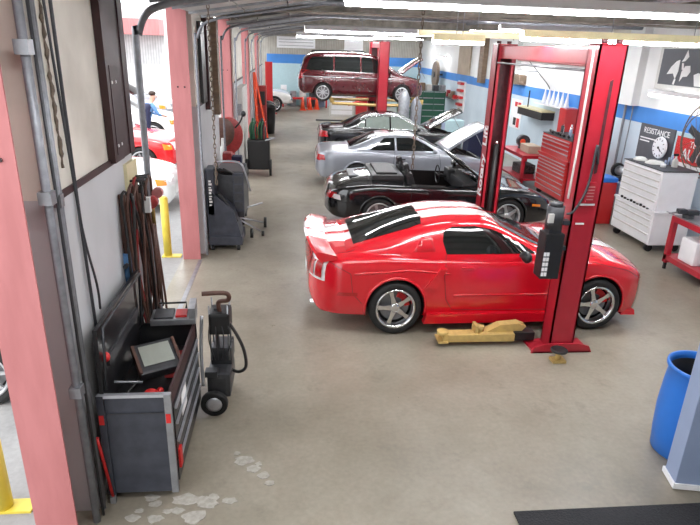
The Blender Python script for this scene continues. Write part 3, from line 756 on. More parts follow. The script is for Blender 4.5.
def do_prelude():
    root = thing('coupe', 'silver two-door coupe with its bonnet propped open', 'car', (2.93, 15.3, 0), 0); root.scale = (1.02, 1.02, 1.02)
    sp = dict(w=[(-2.31,.56),(-2.24,.70),(-2.1,.81),(-1.85,.86),(-1.29,.875),(-.4,.87),(.6,.87),(1.29,.875),(1.8,.83),(2.05,.74),(2.18,.6)],
        top=[(-2.31,.72),(-2.22,.92),(-1.8,.985),(-1.2,1.0),(0,.98),(.85,.94),(1.3,.90),(1.8,.80),(2.1,.68),(2.18,.6)],
        sh=[(-2.31,.70),(-2.22,.88),(-1.8,.93),(-1.2,.935),(0,.90),(.85,.875),(1.3,.85),(1.8,.76),(2.1,.65),(2.18,.56)],
        bot=[(-2.31,.36),(-2.1,.24),(-1,.18),(1,.18),(2,.18),(2.18,.24)],
        roof=[(-1.50,.98),(-1.2,1.10),(-.9,1.23),(-.62,1.295),(-.2,1.315),(.1,1.30),(.35,1.22),(.65,1.07),(.92,.93)],
        wb=[(-1.50,.68),(-1.1,.76),(-.5,.80),(.4,.80),(.92,.76)], tumble=.55, er=.12)
    b = sedan(root, 'silver_paint', sp, .315, -1.29, 1.29, .86,
        [[(-.98,.95),(-.36,.95),(-.36,1.235),(-.62,1.22)], [(-.31,.95),(.68,.945),(.42,1.10),(.20,1.20),(.02,1.24),(-.31,1.24)]],
        [(.18,-.52),(.18,.52),(.55,.60),(.82,.62),(.88,0),(.82,-.62),(.55,-.60)], [(-1.46,-.52),(-1.46,.52),(-.98,.54),(-.78,.46),(-.78,-.46),(-.98,-.54)],
        'glass', 'alloy', 7, 'thin', bay=(1.0, 1.95, .66, .45),
        doors=[[(-.36,.93),(-.40,.6),(-.30,.30),(.74,.28),(.80,.6),(.76,.88)]], tails=[[(.44,.68),(.74,.68),(.75,.82),(.44,.84)]], heads=[[(.3,.5),(.6,.5),(.6,.6),(.3,.62)]], wrap=[(-2.26,.70),(-2.08,.70),(-2.10,.82),(-2.26,.84)])
    bay_parts(root, 1.0, 1.95, .66, .45)
    open_hood(root, .98, .93, 1.20, .68, math.radians(36), 'silver_paint')
    b.patch('sunroof', [(-.45,-.34),(.0,-.34),(.0,.34),(-.45,.34)], 't', 'glass', root)
    for s in (-1, 1):
        m = MB(); m.ball((.62, s*.93, .97), .09, (.6, 1.1, .68)); m.box((.58, min(s*.8, s*.9), .92), (.64, max(s*.8, s*.9), .95)); m.build('wing_mirror', 'silver_paint', root)
        MB().box((-.28, s*.875-.012, .74), (-.1, s*.875+.012, .77), bev=.006).build('door_handle', 'dsteel', root)
do_prelude()
def do_bmw():
    root = thing('saloon_car', 'black four-door saloon with its bonnet raised, between silver coupe and lifted minivan', 'car', (3.24, 19.05, 0), 0); root.scale = (1.02, 1.02, 1.02)
    sp = dict(w=[(-2.40,.58),(-2.33,.72),(-2.15,.83),(-1.9,.865),(-1.36,.875),(0,.875),(1.36,.87),(1.8,.83),(2.05,.74),(2.2,.55)],
        top=[(-2.40,.80),(-2.3,1.0),(-1.9,1.05),(-1.3,1.06),(0,1.0),(.95,.98),(1.36,.94),(1.9,.84),(2.2,.70)],
        sh=[(-2.40,.78),(-2.3,.95),(-1.9,.99),(-1.3,.99),(0,.94),(.95,.91),(1.36,.89),(1.9,.79),(2.2,.64)],
        bot=[(-2.40,.36),(-2.2,.24),(-1,.18),(1,.18),(2,.18),(2.2,.26)],
        roof=[(-1.66,1.02),(-1.35,1.16),(-1.05,1.31),(-.75,1.40),(-.3,1.43),(.05,1.41),(.35,1.30),(.7,1.12),(1.0,.97)],
        wb=[(-1.66,.70),(-1.2,.78),(-.5,.81),(.4,.81),(1.0,.77)], tumble=.50, er=.12)
    b = sedan(root, 'black_paint', sp, .32, -1.36, 1.36, .865,
        [[(-1.22,1.03),(-.98,1.0),(-.98,1.26),(-1.08,1.2)], [(-.94,1.0),(-.22,.985),(-.22,1.34),(-.7,1.33),(-.94,1.28)], [(-.17,.985),(.78,.97),(.5,1.13),(.25,1.26),(.05,1.33),(-.17,1.34)]],
        [(.15,-.52),(.15,.52),(.6,.62),(.92,.64),(.97,0),(.92,-.64),(.6,-.62)], [(-1.62,-.54),(-1.62,.54),(-1.15,.56),(-.9,.46),(-.9,-.46),(-1.15,-.56)],
        'glass_lt', 'alloy', 10, 'thin', bay=(1.08, 2.0, .66, .45),
        doors=[[(-.96,.98),(-1.02,.6),(-.9,.42),(-.7,.3),(.84,.28),(.9,.6),(.84,.9)], [(-.20,.96),(-.2,.3)]], tails=[[(.46,.74),(.78,.72),(.79,.90),(.46,.92)]], heads=[[(.3,.56),(.62,.56),(.6,.68),(.3,.7)]], wrap=[(-2.36,.74),(-2.10,.73),(-2.14,.90),(-2.34,.92)])
    b.patch('sunroof', [(-.55,-.34),(-.05,-.34),(-.05,.34),(-.55,.34)], 't', 'glass', root)
    wf = Seams()
    for vw in 'rl': b.seam(wf, [(-1.24,1.02),(.80,.962)], vw, .012); b.seam(wf, [(.80,.962),(.5,1.15),(.06,1.35),(-.7,1.35),(-1.08,1.24),(-1.24,1.02)], vw, .012)
    wf.build('chrome_window_trim', 'chrome', root, b)
    bay_parts(root, 1.08, 2.0, .66, .45); open_hood(root, 1.02, .96, 1.25, .68, math.radians(33), 'black_paint')
    for s in (-1, 1):
        m = MB(); m.ball((.66, s*.95, 1.02), .09, (.6, 1.1, .7)); m.box((.62, min(s*.8, s*.9), .97), (.68, max(s*.8, s*.9), 1.0)); m.build('wing_mirror', 'black_paint', root)
do_bmw()
def do_van():
    root = thing('minivan', 'dark maroon minivan raised on the far lift with its bonnet open', 'car', (2.62, 23.5, 1.42), 0)
    sp = dict(w=[(-2.42,.72),(-2.36,.82),(-2.2,.91),(-1.9,.95),(-1.5,.965),(0,.97),(1.5,.96),(1.9,.92),(2.2,.80),(2.36,.6)],
        top=[(-2.42,.98),(-2.3,1.08),(0,1.08),(1.1,1.06),(1.5,1.04),(1.9,.98),(2.2,.86),(2.36,.70)],
        sh=[(-2.42,.96),(-2.3,1.02),(0,1.0),(1.1,.98),(1.5,.96),(1.9,.90),(2.2,.78),(2.36,.62)],
        bot=[(-2.42,.42),(-2.2,.30),(-1,.24),(1,.22),(2,.22),(2.36,.28)],
        roof=[(-2.36,.98),(-2.30,1.25),(-2.14,1.58),(-1.9,1.70),(-1.4,1.75),(-.5,1.77),(.2,1.74),(.55,1.64),(.95,1.38),(1.45,1.04)],
        wb=[(-2.36,.84),(-1.9,.90),(0,.91),(.9,.90),(1.45,.84)], tumble=.30, er=.10)
    b = sedan(root, 'maroon_paint', sp, .335, -1.5, 1.5, .94,
        [[(-2.12,1.12),(-1.12,1.10),(-1.12,1.60),(-1.9,1.58),(-2.02,1.45)], [(-1.06,1.10),(-.12,1.08),(-.12,1.62),(-1.06,1.61)], [(-.06,1.08),(.62,1.06),(.62,1.46),(.42,1.58),(.2,1.62),(-.06,1.62)], [(.68,1.06),(1.1,1.05),(.68,1.38)]],
        [(.42,-.64),(.42,.64),(.9,.74),(1.3,.78),(1.42,0),(1.3,-.78),(.9,-.74)], None, 'glass', 'alloy', 9, 'thin', bay=(1.55, 2.15, .7, .5),
        doors=[[(-1.09,1.0),(-1.09,.36),(-.1,.34)], [(-.09,1.05),(-.09,.32),(.95,.32),(1.05,.6),(1.1,1.0)], [(-2.2,.98),(1.0,.96)], [(-2.3,.66),(-1.9,.66)]],
        tails=[[(.60,.80),(.86,.80),(.86,1.12),(.66,1.14)]], heads=[[(.3,.6),(.66,.6),(.64,.74),(.3,.76)]], wrap=[(-2.37,.84),(-2.24,.82),(-2.26,1.04),(-2.36,1.06)])
    b.patch('rear_window', [(-.66,1.18),(.66,1.18),(.6,1.55),(-.6,1.55)], 'b', 'glass', root)
    mo = Seams()
    for vw in 'rl': b.seam(mo, [(-2.3,.90),(-.9,.885),(1.1,.87)], vw, .014)
    mo.build('side_moulding', 'chest_edge', root, b)
    for s in (-1, 1):
        m = MB(); m.tube([(-1.9, s*.58, 1.74), (-1.85, s*.58, 1.79), (0, s*.58, 1.82), (.1, s*.58, 1.77)], .02, 6)
        for x in (-1.3, -.6): m.box((x, s*.58-.02, 1.74), (x+.05, s*.58+.02, 1.80))
        m.build('roof_rail', 'blackpl', root)
        m = MB(); m.ball((1.05, s*1.06, 1.12), .11, (.6, 1.1, .8)); m.box((1.0, min(s*.88, s*1.0), 1.06), (1.08, max(s*.88, s*1.0), 1.1)); m.build('wing_mirror', 'maroon_paint', root)
        MB().box((-.3, s*.975-.012, .86), (-.14, s*.975+.012, .89), bev=.006).build('door_handle', 'blackpl', root)
    bay_parts(root, 1.55, 2.15, .7, .5); open_hood(root, 1.50, 1.06, 1.0, .76, math.radians(40), 'maroon_paint')
    m = MB(); m.use('dsteel'); m.box((-1.9, -.55, .18), (1.9, -.45, .26)); m.box((-1.9, .45, .18), (1.9, .55, .26)); m.cyl((-1.5, -.7, .3), (-1.5, .7, .3), .05); m.cyl((-2.2, .3, .24), (.8, .3, .22), .035); m.build('underbody', None, root)
do_van()
# white pickup nosing in through the far bay door, and cars outside
def outside_car(x, y, rz, paint, label, big=1.0, glass='glass', name='parked_car'):
    root = thing(name, label, 'car', (x, y, -.02), rz)
    root.scale = (big,)*3
    sp = dict(w=[(-2.2,.72),(-2.1,.82),(-1.3,.88),(0,.88),(1.3,.88),(1.8,.84),(2.05,.74),(2.15,.55)],
        top=[(-2.2,.80),(-2.1,1.0),(-1.6,1.04),(0,1.02),(.95,1.0),(1.36,.97),(1.9,.88),(2.15,.72)],
        sh=[(-2.2,.78),(-2.1,.95),(-1.6,.97),(0,.94),(.95,.93),(1.36,.91),(1.9,.80),(2.15,.64)],
        bot=[(-2.2,.36),(-2.0,.26),(-1,.2),(1,.2),(2,.2),(2.15,.28)],
        roof=[(-1.75,1.02),(-1.3,1.30),(-.9,1.42),(-.2,1.46),(.2,1.42),(.5,1.28),(1.0,.99)],
        wb=[(-1.75,.70),(-1.0,.80),(.4,.81),(1.0,.77)], tumble=.45, er=.14)
    b = sedan(root, paint, sp, .34, -1.33, 1.33, .87, [[(-1.3,1.05),(-.2,1.02),(-.2,1.36),(-.9,1.34)], [(-.14,1.02),(.78,1.0),(.42,1.22),(.2,1.35),(-.14,1.36)]],
        [(.3,-.54),(.3,.54),(.9,.64),(.95,0),(.9,-.64)], [(-1.68,-.5),(-1.68,.5),(-1.2,.54),(-1.2,-.54)], glass, 'alloy', 7, 'thin',
        doors=[[(-1.1,.95),(-1.05,.5),(-.8,.3),(.84,.3),(.9,.92)], [(-.17,.98),(-.17,.32)]], tails=[[(.46,.74),(.78,.72),(.79,.88),(.46,.90)]], heads=[[(.36,.60),(.68,.60),(.66,.78),(.36,.76)]])
    for vw in 'rl': b.patch('indicator', [(1.86,.62),(2.04,.62),(2.02,.72),(1.82,.76)], vw, 'amber', root, step=.05)
    return root
outside_car(-5.45, 16.75, 0, 'outred_paint', 'bright red car parked outside behind the white car, amber front lamp', 1.1)
outside_car(-4.62, 12.75, 0, 'white_paint', 'white car parked just outside the nearest bay door', 1.0)
outside_car(-6.4, 21.5, .15, 'white_paint', 'white car with dark windows parked outside behind the person', 1.12)
outside_car(-4.3, 6.0, 0, 'white_paint', 'white car outside at the left photo edge, mostly hidden by the nearest column', 1.0)
outside_car(-7.6, 26.5, -.1, 'silver_paint', 'silver car parked farthest back in the sunlit yard', 1.2)
def pickup():
    root = thing('pickup_truck', 'white pickup truck nosing in through the far left bay door', 'truck', (-2.58, 32.9, 0), 0)
    sp = dict(w=[(-2.6,.90),(-2.5,.96),(1.8,.98),(2.2,.95),(2.4,.9),(2.5,.82)], top=[(-2.6,1.1),(.6,1.16),(1.2,1.16),(1.9,1.12),(2.3,1.04),(2.5,.9)],
        sh=[(-2.6,1.05),(.6,1.09),(1.2,1.09),(1.9,1.04),(2.3,.96),(2.5,.84)], bot=[(-2.6,.45),(-1,.42),(1,.40),(2.5,.42)],
        roof=[(-1.0,1.08),(-.95,1.5),(-.8,1.82),(-.2,1.86),(.3,1.80),(.7,1.5),(1.1,1.12)], wb=[(-1.0,.86),(.6,.88),(1.1,.84)], tumble=.28, er=.1)
    b = sedan(root, 'white_paint', sp, .40, -1.6, 1.62, .95, [[(-.85,1.16),(.75,1.14),(.5,1.42),(.3,1.68),(-.8,1.68)]], [(.35,-.62),(.35,.62),(1.0,.76),(1.05,0),(1.0,-.76)], None, 'glass', 'chrome', 8, 'thin',
        doors=[[(-.9,1.1),(-.9,.5),(.85,.48),(.9,1.08)]], heads=[[(.5,.72),(.86,.72),(.86,.9),(.5,.9)]])
    m = MB(); m.box((2.44, -.94, .48), (2.58, .94, .66), bev=.03); m.build('front_bumper', 'chrome', root)
    m = MB(); m.box((2.46, -.44, .72), (2.52, .44, .92)); m.build('grille', 'dsteel', root)
pickup()

for k, (a, c_) in enumerate((((-1.2, 3.7, 4.16), (4.4, 9.2, 4.1)), ((4.6, 3.7, 4.16), (.2, 9.2, 4.1)), ((2.2, 9.6, 4.16), (7.3, 15.3, 4.1)), ((6.8, 9.6, 4.16), (1.2, 15.3, 4.1)), ((-1, 9.6, 4.12), (2.4, 15.3, 4.16)))):
    struct(MB().cyl(a, c_, .016, n=8).build('trim_roof_brace', 'steel'))
for k, (y, z) in enumerate(((9.05, 3.98), (12.6, 3.98), (18.6, 4.0))):
    o = MB().cyl((-.6, y, z), (7.5, y+.1, z), (.045, .06, .05)[k], n=12).build('roof_pipe', 'galv'); tag(o, ('grey pipe across the ceiling just before the second column', 'thicker grey pipe crossing the ceiling above the convertible', 'grey pipe crossing the ceiling above the black saloon')[k], 'pipe')

# ------------------------------------------------------------------ two-post lifts
def lift(x, y0, y1, z1, carr, label, detail=True):
    r = thing('two_post_lift', label, 'car lift', (x, y0, 0))
    D = y1-y0
    for i, (y, sg) in enumerate(((0, 1), (D, -1))):
        # C channel: back plate outside, open towards the car
        m = MB(); a, b = (y-.0, y+.02) if sg > 0 else (y-.02, y)
        m.box((-.15, min(a, b), 0), (.15, max(a, b), z1))
        for xx in (-.15, .13): m.box((xx, min(y, y+sg*.25), 0), (xx+.02, max(y, y+sg*.25), z1))
        for xx in (-.15, .09): m.box((xx, min(y+sg*.23, y+sg*.25), 0), (xx+.06, max(y+sg*.23, y+sg*.25), z1))
        m.box((-.15, min(y, y+sg*.25), z1-.01), (.15, max(y, y+sg*.25), z1+.01))
        c = m.build('column', 'lift_red', r)
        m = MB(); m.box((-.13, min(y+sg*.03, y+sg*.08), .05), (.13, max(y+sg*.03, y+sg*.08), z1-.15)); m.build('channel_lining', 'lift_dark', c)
        m = MB(); m.use('hosebk').cyl((0.02, y+sg*.20, .1), (0.02, y+sg*.20, 2.0), .042, n=14); m.use('chrome').cyl((0.02, y+sg*.20, 2.0), (0.02, y+sg*.20, 2.06), .03, n=12)
        m2 = m.build('hydraulic_cylinder', None, c)
        m = MB(); m.box((-.125, min(y+sg*.12, y+sg*.30), carr), (.125, max(y+sg*.12, y+sg*.30), carr+.75 if carr > 1 else carr+.35), bev=.01); m.build('carriage', 'lift_red' if i else 'lift_dark', r)
        # base plate with rounded ears
        m = MB(); m.prism([(-.38,0),(-.34,.08),(-.2,.12),(.2,.12),(.34,.08),(.38,0)], min(y-sg*.04, y-sg*.015), max(y-sg*.04, y-sg*.015), 'y'); m.box((-.36, min(y-sg*.04, y+sg*.30), 0), (.36, max(y-sg*.04, y+sg*.30), .02))
        m.build('base_plate', 'lift_red', r)
        for dx in (-.08, .08):
            MB().cyl((dx, y+sg*.06, z1+.01), (dx, y+sg*.06, z1+.05), .035, n=14).build('bolt_cap', 'lift_dark', c)
    m = MB(); m.box((-.10, .25, z1-.20), (.10, D-.25, z1-.02), bev=.01); m.build('crossbeam', 'lift_red', r)
    if detail:
        m = MB(); m.cyl((-.13, .3, z1-.26), (-.13, D-.1, z1-.26), .014, n=8); m.build('shutoff_bar', 'steel', r)
        m = MB(); m.prism([(.02,z1-.35),(.055,z1-.33),(.055,z1-1.3),(.02,z1-1.32)], -.004, 0, 'y'); m.build('column_slot', 'lift_dark', r)
        m = MB(); m.tube(smooth_path([(-.20,.02,z1-.02),(-.20,.02,2.5),(-.21,.02,2.0),(-.20,.04,1.9)], 6), .013, 6); m.build('conduit', 'offwhite', r, label='pale conduit down the column')
        m = MB(); m.tube(smooth_path([(.035,-.02,z1-1.2),(-.01,-.03,2.5),(-.03,-.04,2.15),(-.08,-.06,1.95),(-.17,-.07,1.78),(-.22,-.03,1.74)], 6), .014, 8); m.build('power_cable', 'dsteel', r)
        m = MB(); m.box((-.04,-.03,1.86), (.06,-.004,2.10), bev=.008); o = m.build('control_box', 'lift_red', r)
        for k in range(5): MB().box((-.03,-.033,1.90+k*.035), (.05,-.0305,1.912+k*.035)).build('label_line', 'pink', o)
        for z, w_ in ((1.84,.11),(1.62,.06)):
            MB().box((-.09,-.006,z-.01), (-.09+w_*1.7,-.003,z+.012)).build('sticker', 'white_print', r)
        # power unit
        m = MB(); m.box((-.44,-.08,.98), (-.22,.12,1.52), bev=.02); pu = m.build('oil_reservoir', 'blackpl', r)
        m = MB(); m.cyl((-.33,.02,1.56), (-.33,.02,1.82), .095, n=20); m.cyl((-.33,.02,1.82), (-.33,.02,1.86), .07, n=20); m.box((-.44,-.09,1.62), (-.38,-.02,1.74), bev=.01)
        m.box((-.40,-.05,1.50), (-.26,.09,1.58)); m.build('pump_motor', 'dsteel', r)
        MB().box((-.46,-.12,1.66), (-.40,-.09,1.76)).build('switch_box', 'offwhite', r)
        for k in range(5): 
            for q in range(2): MB().box((-.435+q*.035,-.083,1.02+k*.06), (-.405+q*.035,-.080,1.065+k*.06)).build('label', 'white_print', pu)
        MB().box((-.235,-.075,1.36), (-.222,-.02,1.48)).build('tag', 'amber', pu, label='small orange tag')
        for z in (1.3, 1.6): MB().box((-.24,.0,z), (-.14,.1,z+.05)).build('bracket', 'dsteel', r)
        # yellow swing arm lying along the car and its pads
        m = MB(); m.box((-1.42,.17,.05), (-.52,.32,.15), bev=.01); m.box((-1.48,.14,.05), (-1.36,.36,.07)); m.build('swing_arm', 'arm_yellow', r)
        m = MB(); m.box((-1.02,.20,.15), (-.98,.34,.25)); m.cyl((-.94,.28,.15), (-.94,.28,.22), .05); m.prism([(-.86,.15),(-.70,.24),(-.46,.26),(-.36,.22),(-.42,.15)], .24, .36, 'y'); m.build('flip_pad', 'arm_yellow', r)
        m = MB(); m.box((-.52,.19,.05), (-.26,.34,.16), bev=.01); m.build('arm_socket', 'blackpl', r)
        m = MB(); m.cyl((-1.42,.22,.15), (-1.42,.22,.19), .07); m.build('lift_pad', 'arm_yellow', r)
        # writing up the far column
        text('Rotary', .25, 'lettering', 'white_print', r, extra=.006, mx=T(-.152, D-.125, 1.48, rz=-PI/2) @ Matrix.Rotation(PI/2,4,'X') @ Matrix.Rotation(PI/2,4,'Z'))
        text('Lift', .25, 'lettering', 'white_print', r, extra=.006, mx=T(-.152, D-.125, 2.12, rz=-PI/2) @ Matrix.Rotation(PI/2,4,'X') @ Matrix.Rotation(PI/2,4,'Z'))
    else:
        for s in (-1, 1):
            yy = .45 if s < 0 else D-.45
            for ex in (-1.45, 1.3):
                m = MB(); m.tube([(0, .2 if s < 0 else D-.2, carr+.06), (ex, yy+.25*(-s), carr+.06)], .055, 4, smooth=False); m.cyl((ex, yy+.25*(-s), carr+.08), (ex, yy+.25*(-s), carr+.26), .06); m.build('swing_arm', 'arm_yellow', r)
    return r
lift(3.235, 5.97, 9.32, 3.5, .45, 'big red two-post lift framing the red sports coupe, black motor on its near column')
lift(3.30, 22.0, 25.0, 3.58, 1.30, 'far red two-post lift holding up the maroon minivan', False).scale = (1.25, 1, 1)
# far single red column
r = thing('lift_column', 'lone red lift post against the far blue wall band', 'car lift', (-1.2, 31.0, 0)); m = MB(); m.box((-.18,-.02,0), (.18,0,2.55)); m.box((-.18,0,0), (-.15,.25,2.55)); m.box((.15,0,0), (.18,.25,2.55)); m.build('column', 'boxred', r); MB().box((-.4,-.1,0), (.4,.4,.03)).build('base_plate', 'boxred', r)
# low pedestal pad in front of the near column
r = thing('lift_adapter', 'small rusty pedestal with round black pad in front of near lift column', 'lift adapter', (3.10, 5.74, 0))
MB().box((-.08,-.06,0), (.08,.06,.03)).cyl((0,0,.03), (0,0,.13), .03).build('stand', 'arm_yellow', r); MB().lathe([(.09,0),(.1,.02),(.09,.03)], T(0,0,.13), 20).build('round_pad', 'blackpl', r)

# ------------------------------------------------------------------ fluorescent fixtures
def fixture(x0, x1, y, z, label, w=.16, rz=0, along='x', housing='white', hang=True, tubes=2, light=0, top=HC):
    L = x1-x0; r = thing('fluorescent_light', label, 'ceiling light', (x0, y, z), rz)
    m = MB(); m.prism([(-w/2,-.02),(-w/4,.06),(w/4,.06),(w/2,-.02),(w/2-.01,-.03),(w/4-.01,.045),(-w/4+.01,.045),(-w/2+.01,-.03)], 0, L, 'x'); m.build('housing', housing, r)
    n = max(1, round(L/1.22)); s = L/n
    for k in range(n):
        m = MB(); m.prism([(-w*.42,-.025),(-w*.36,-.055),(-w*.15,-.07),(w*.15,-.07),(w*.36,-.055),(w*.42,-.025)], k*s+.01, (k+1)*s-.01, 'x'); m.build('diffuser', 'tube', r)
    if hang:
        for xx in (min(1.2, L*.45), L-.3):
            m = MB(); m.cyl((xx, 0, .05), (xx, 0, top-z), .006, n=6); m.build('hanger', 'steel', r)
    return r
fixture(.45, 5.4, 5.5, 3.80, 'long bright fluorescent light nearest the camera across the top right')
fixture(2.78, 5.3, 7.35, 3.60, 'bright fluorescent light with cream housing just above the near lift column', .2, housing='fixture')
fixture(1.85, 2.55, 8.1, 3.54, 'short fluorescent light left of the near lift crossbeam', .12, housing='fixture')
fixture(.25, 3.0, 13.0, 3.72, 'long fluorescent light above the lifted minivan')
fixture(.1, 2.2, 17.0, 3.66, 'second fluorescent light behind, over the lifted minivan')
fixture(4.2, 6.6, 12.4, 3.86, 'fluorescent light over the red tool chest corner')
fixture(3.6, 6.4, 19.0, 3.85, 'fluorescent light over the black saloon bonnet')
fixture(.2, 3.8, 26.5, 3.84, 'farthest fluorescent light near the far wall')
m = MB(); m.box((1.75,-.05,0), (7.2,.05,.08)); o = m.build('cable_tray', 'fixture', None, (0, 8.6, 3.57)); tag(o, 'long cream yellow trunking hanging behind the near lift crossbeam', 'trunking')
for xx in (2.6, 6.6): MB().cyl((xx,0,.14), (xx,0,HC-3.56), .006, n=6).build('hanger', 'steel', o)
def wall_light(x, y0, y1, z, label):
    r = thing('fluorescent_light', label, 'wall light', (x, y0, z))
    MB().box((-.05,0,.03), (.06,y1-y0,.10)).build('housing', 'white', r); MB().cyl((0,.03,0), (0,y1-y0-.03,0), .035, n=12).build('tube', 'tube_dim', r)
    for yy in (.2, y1-y0-.2): MB().box((.0,yy,.05), (7.6-x,yy+.03,.08)).build('bracket', 'steel', r)
wall_light(7.2, 8.9, 11.6, 2.68, 'bright wall tube light below the dark shark-like picture')
wall_light(7.3, 18.2, 19.4, 2.78, 'small wall tube light seen between the lift columns')
wall_light(7.3, 29.0, 30.6, 3.0, 'small tube light over the round fan on the far right wall')

# ------------------------------------------------------------------ right wall
def wbox(name, label, cat, x0, y0, y1, z0, z1, m, group=None):
    o = MB().box((x0, y0, z0), (7.588, y1, z1)).build(name, m); return tag(o, label, cat, group)
for i, (y0, y1, m_) in enumerate(((12.55, 13.1, 'rightwall'), (19.9, 20.3, 'rightwall'), (24.0, 24.4, 'rightwall'))):
    plane_box('trim_pilaster_%d' % (i+1), (7.42, y0, 2.37), (7.6, y1, HC), m_)
wbox('wall_board', 'tall brown board on the right wall above the blue band', 'board', 7.52, 25.6, 27.4, 2.38, 3.9, 'beige')
wbox('wall_board', 'dark brown narrow post on the right wall behind the near lift column', 'board', 7.40, 23.4, 23.9, 2.2, 3.9, 'wood')
wbox('wall_board', 'pale mottled panel on the wall left of the dark picture', 'board', 7.5, 13.2, 14.3, 2.38, 4.0, 'cream')
r = thing('framed_picture', 'large dark framed picture with white leaping shapes high on the right wall', 'picture', (7.6, 11.05, 3.2))
MB().box((-.06,-1.2,-.42), (0,.98,.45)).build('frame', 'offwhite', r); MB().box((-.065,-1.1,-.32), (-.058,.88,.36)).build('canvas', 'grey_print', r)
for pts in ([(.62,-.12),(.52,.02),(.38,.13),(.28,.16),(.27,-.05),(.33,-.2),(.42,-.1)], [(.18,-.24),(.16,-.05),(.08,.05),(-.06,.06),(-.1,-.05),(-.02,-.14),(.1,-.15)], [(.1,.34),(.16,.2),(.22,.12),(.12,.14),(.03,.22)], [(-.3,-.3),(-.22,-.1),(-.34,-.06),(-.52,-.1),(-.6,-.3)], [(.38,-.3),(.35,-.2),(.3,-.2),(.33,-.31)], [(.2,.1),(.17,-.02),(.12,-.02),(.15,.1)]):
    m = MB(); m.prism([(p[0], p[1]) for p in pts], -.072, -.064, 'x'); m.build('white_shape', 'white_print', r)
r = thing('poster', 'black RESISTANCE poster standing on the wall behind the white tool cabinet', 'poster', (7.588, 11.55, 1.45))
MB().box((-.03,-.52,-.12), (0,.68,.60)).build('board', 'grey_print', r)
RX = T(0,0,0,rz=-PI/2) @ Matrix.Rotation(PI/2,4,'X')
text('RESISTANCE', .165, 'lettering', 'white_print', r, T(-.033,.08,.47) @ RX)
for k, w_ in ((0,.6),(1,.35)): MB().box((-.033,.62-w_,.30-k*.06), (-.03,.62,.325-k*.06)).build('text_line', 'white_print', r)
r = thing('wall_clock', 'round white clock leaning over the RESISTANCE poster', 'clock', (7.5, 11.3, 1.66)); r.scale = (1, .8, .8)
m = MB(); m.lathe([(.27,0),(.28,.02),(.26,.05)], Matrix.Rotation(-PI/2,4,'Y'), 32); m.build('face', 'white', r); MB().lathe([(.03,0),(.03,.01)], T(-.055,0,0) @ Matrix.Rotation(-PI/2,4,'Y'), 12).build('hub', 'black_print', r)
for k in range(12): 
    a = k*PI/6; MB().box((-.056,-.008,.19), (-.05,.008,.235), Matrix.Rotation(a,4,'X')).build('hour_mark', 'black_print', r)
MB().box((-.058,-.01,0), (-.05,.01,.15), Matrix.Rotation(2.2,4,'X')).build('hand', 'black_print', r)
wbox('wall_panel', 'pale teal sheet on the wall beside the RESISTANCE poster', 'panel', 7.57, 10.5, 11.0, 1.3, 2.03, 'teal')
r = thing('sign', 'red TEXAS AUTO sign on the right wall under the round wire fan guard', 'sign', (7.6, 10.43, 1.62))
MB().box((-.03,-1.1,-.26), (0,.52,.34)).build('board', 'red_print', r); MB().box((-.034,-1.02,-.22), (-.03,.44,-.14)).build('stripe', 'white_print', r)
text('TEXAS', .17, 'lettering', 'white_print', r, T(-.033,-.15,.22) @ RX); text('AUTO', .28, 'lettering', 'white_print', r, T(-.033,-.1,.02) @ RX, extra=.006)
m = MB(); m.ball((-.05,-.35,.0), .14, (.2,1,1)); m.build('emblem', 'dsteel', r)
r = thing('wire_fan', 'big round wire fan guard on the right wall at the photo edge', 'fan', (7.45, 9.98, 2.0)); r.scale = (1, 1.12, 1.12)
m = MB(); m.tube([(0, .6*math.cos(t), .6*math.sin(t)) for t in [2*PI*i/36 for i in range(36)]], .012, 6, closed=True); m.tube([(-.12, .42*math.cos(t), .42*math.sin(t)) for t in [2*PI*i/30 for i in range(30)]], .01, 5, closed=True)
for k in range(18):
    a = 2*PI*k/18; m.tube([(0, .6*math.cos(a), .6*math.sin(a)), (-.12, .42*math.cos(a), .42*math.sin(a)), (-.16, .1*math.cos(a), .1*math.sin(a))], .004, 4)
m.build('guard', 'rust', r)
m = MB(); m.cyl((-.14,0,0), (.1,0,0), .09)
for k in range(4): m.box((-.06,-.06,.08), (-.05,.06,.40), Matrix.Rotation(k*PI/2+.4,4,'X') )
m.build('blades', 'dsteel', r); MB().box((.1,-.05,-.05), (.15,.05,.05)).build('bracket', 'dsteel', r)
# far round fan
r = thing('wall_fan', 'round brown fan hanging on the blue band of the far right wall', 'fan', (7.3, 30.4, 2.2))
m = MB(); m.lathe([(.62,0),(.66,.06),(.62,.14)], T(rz=0) @ Matrix.Rotation(-PI/2,4,'Y'), 28); m.build('drum', 'rust', r); MB().box((.0,-.05,-.05), (.3,.05,.05)).build('bracket', 'dsteel', r); MB().lathe([(.15,0),(.15,.05)], T(-.14) @ Matrix.Rotation(-PI/2,4,'Y'), 16).build('hub', 'dsteel', r)

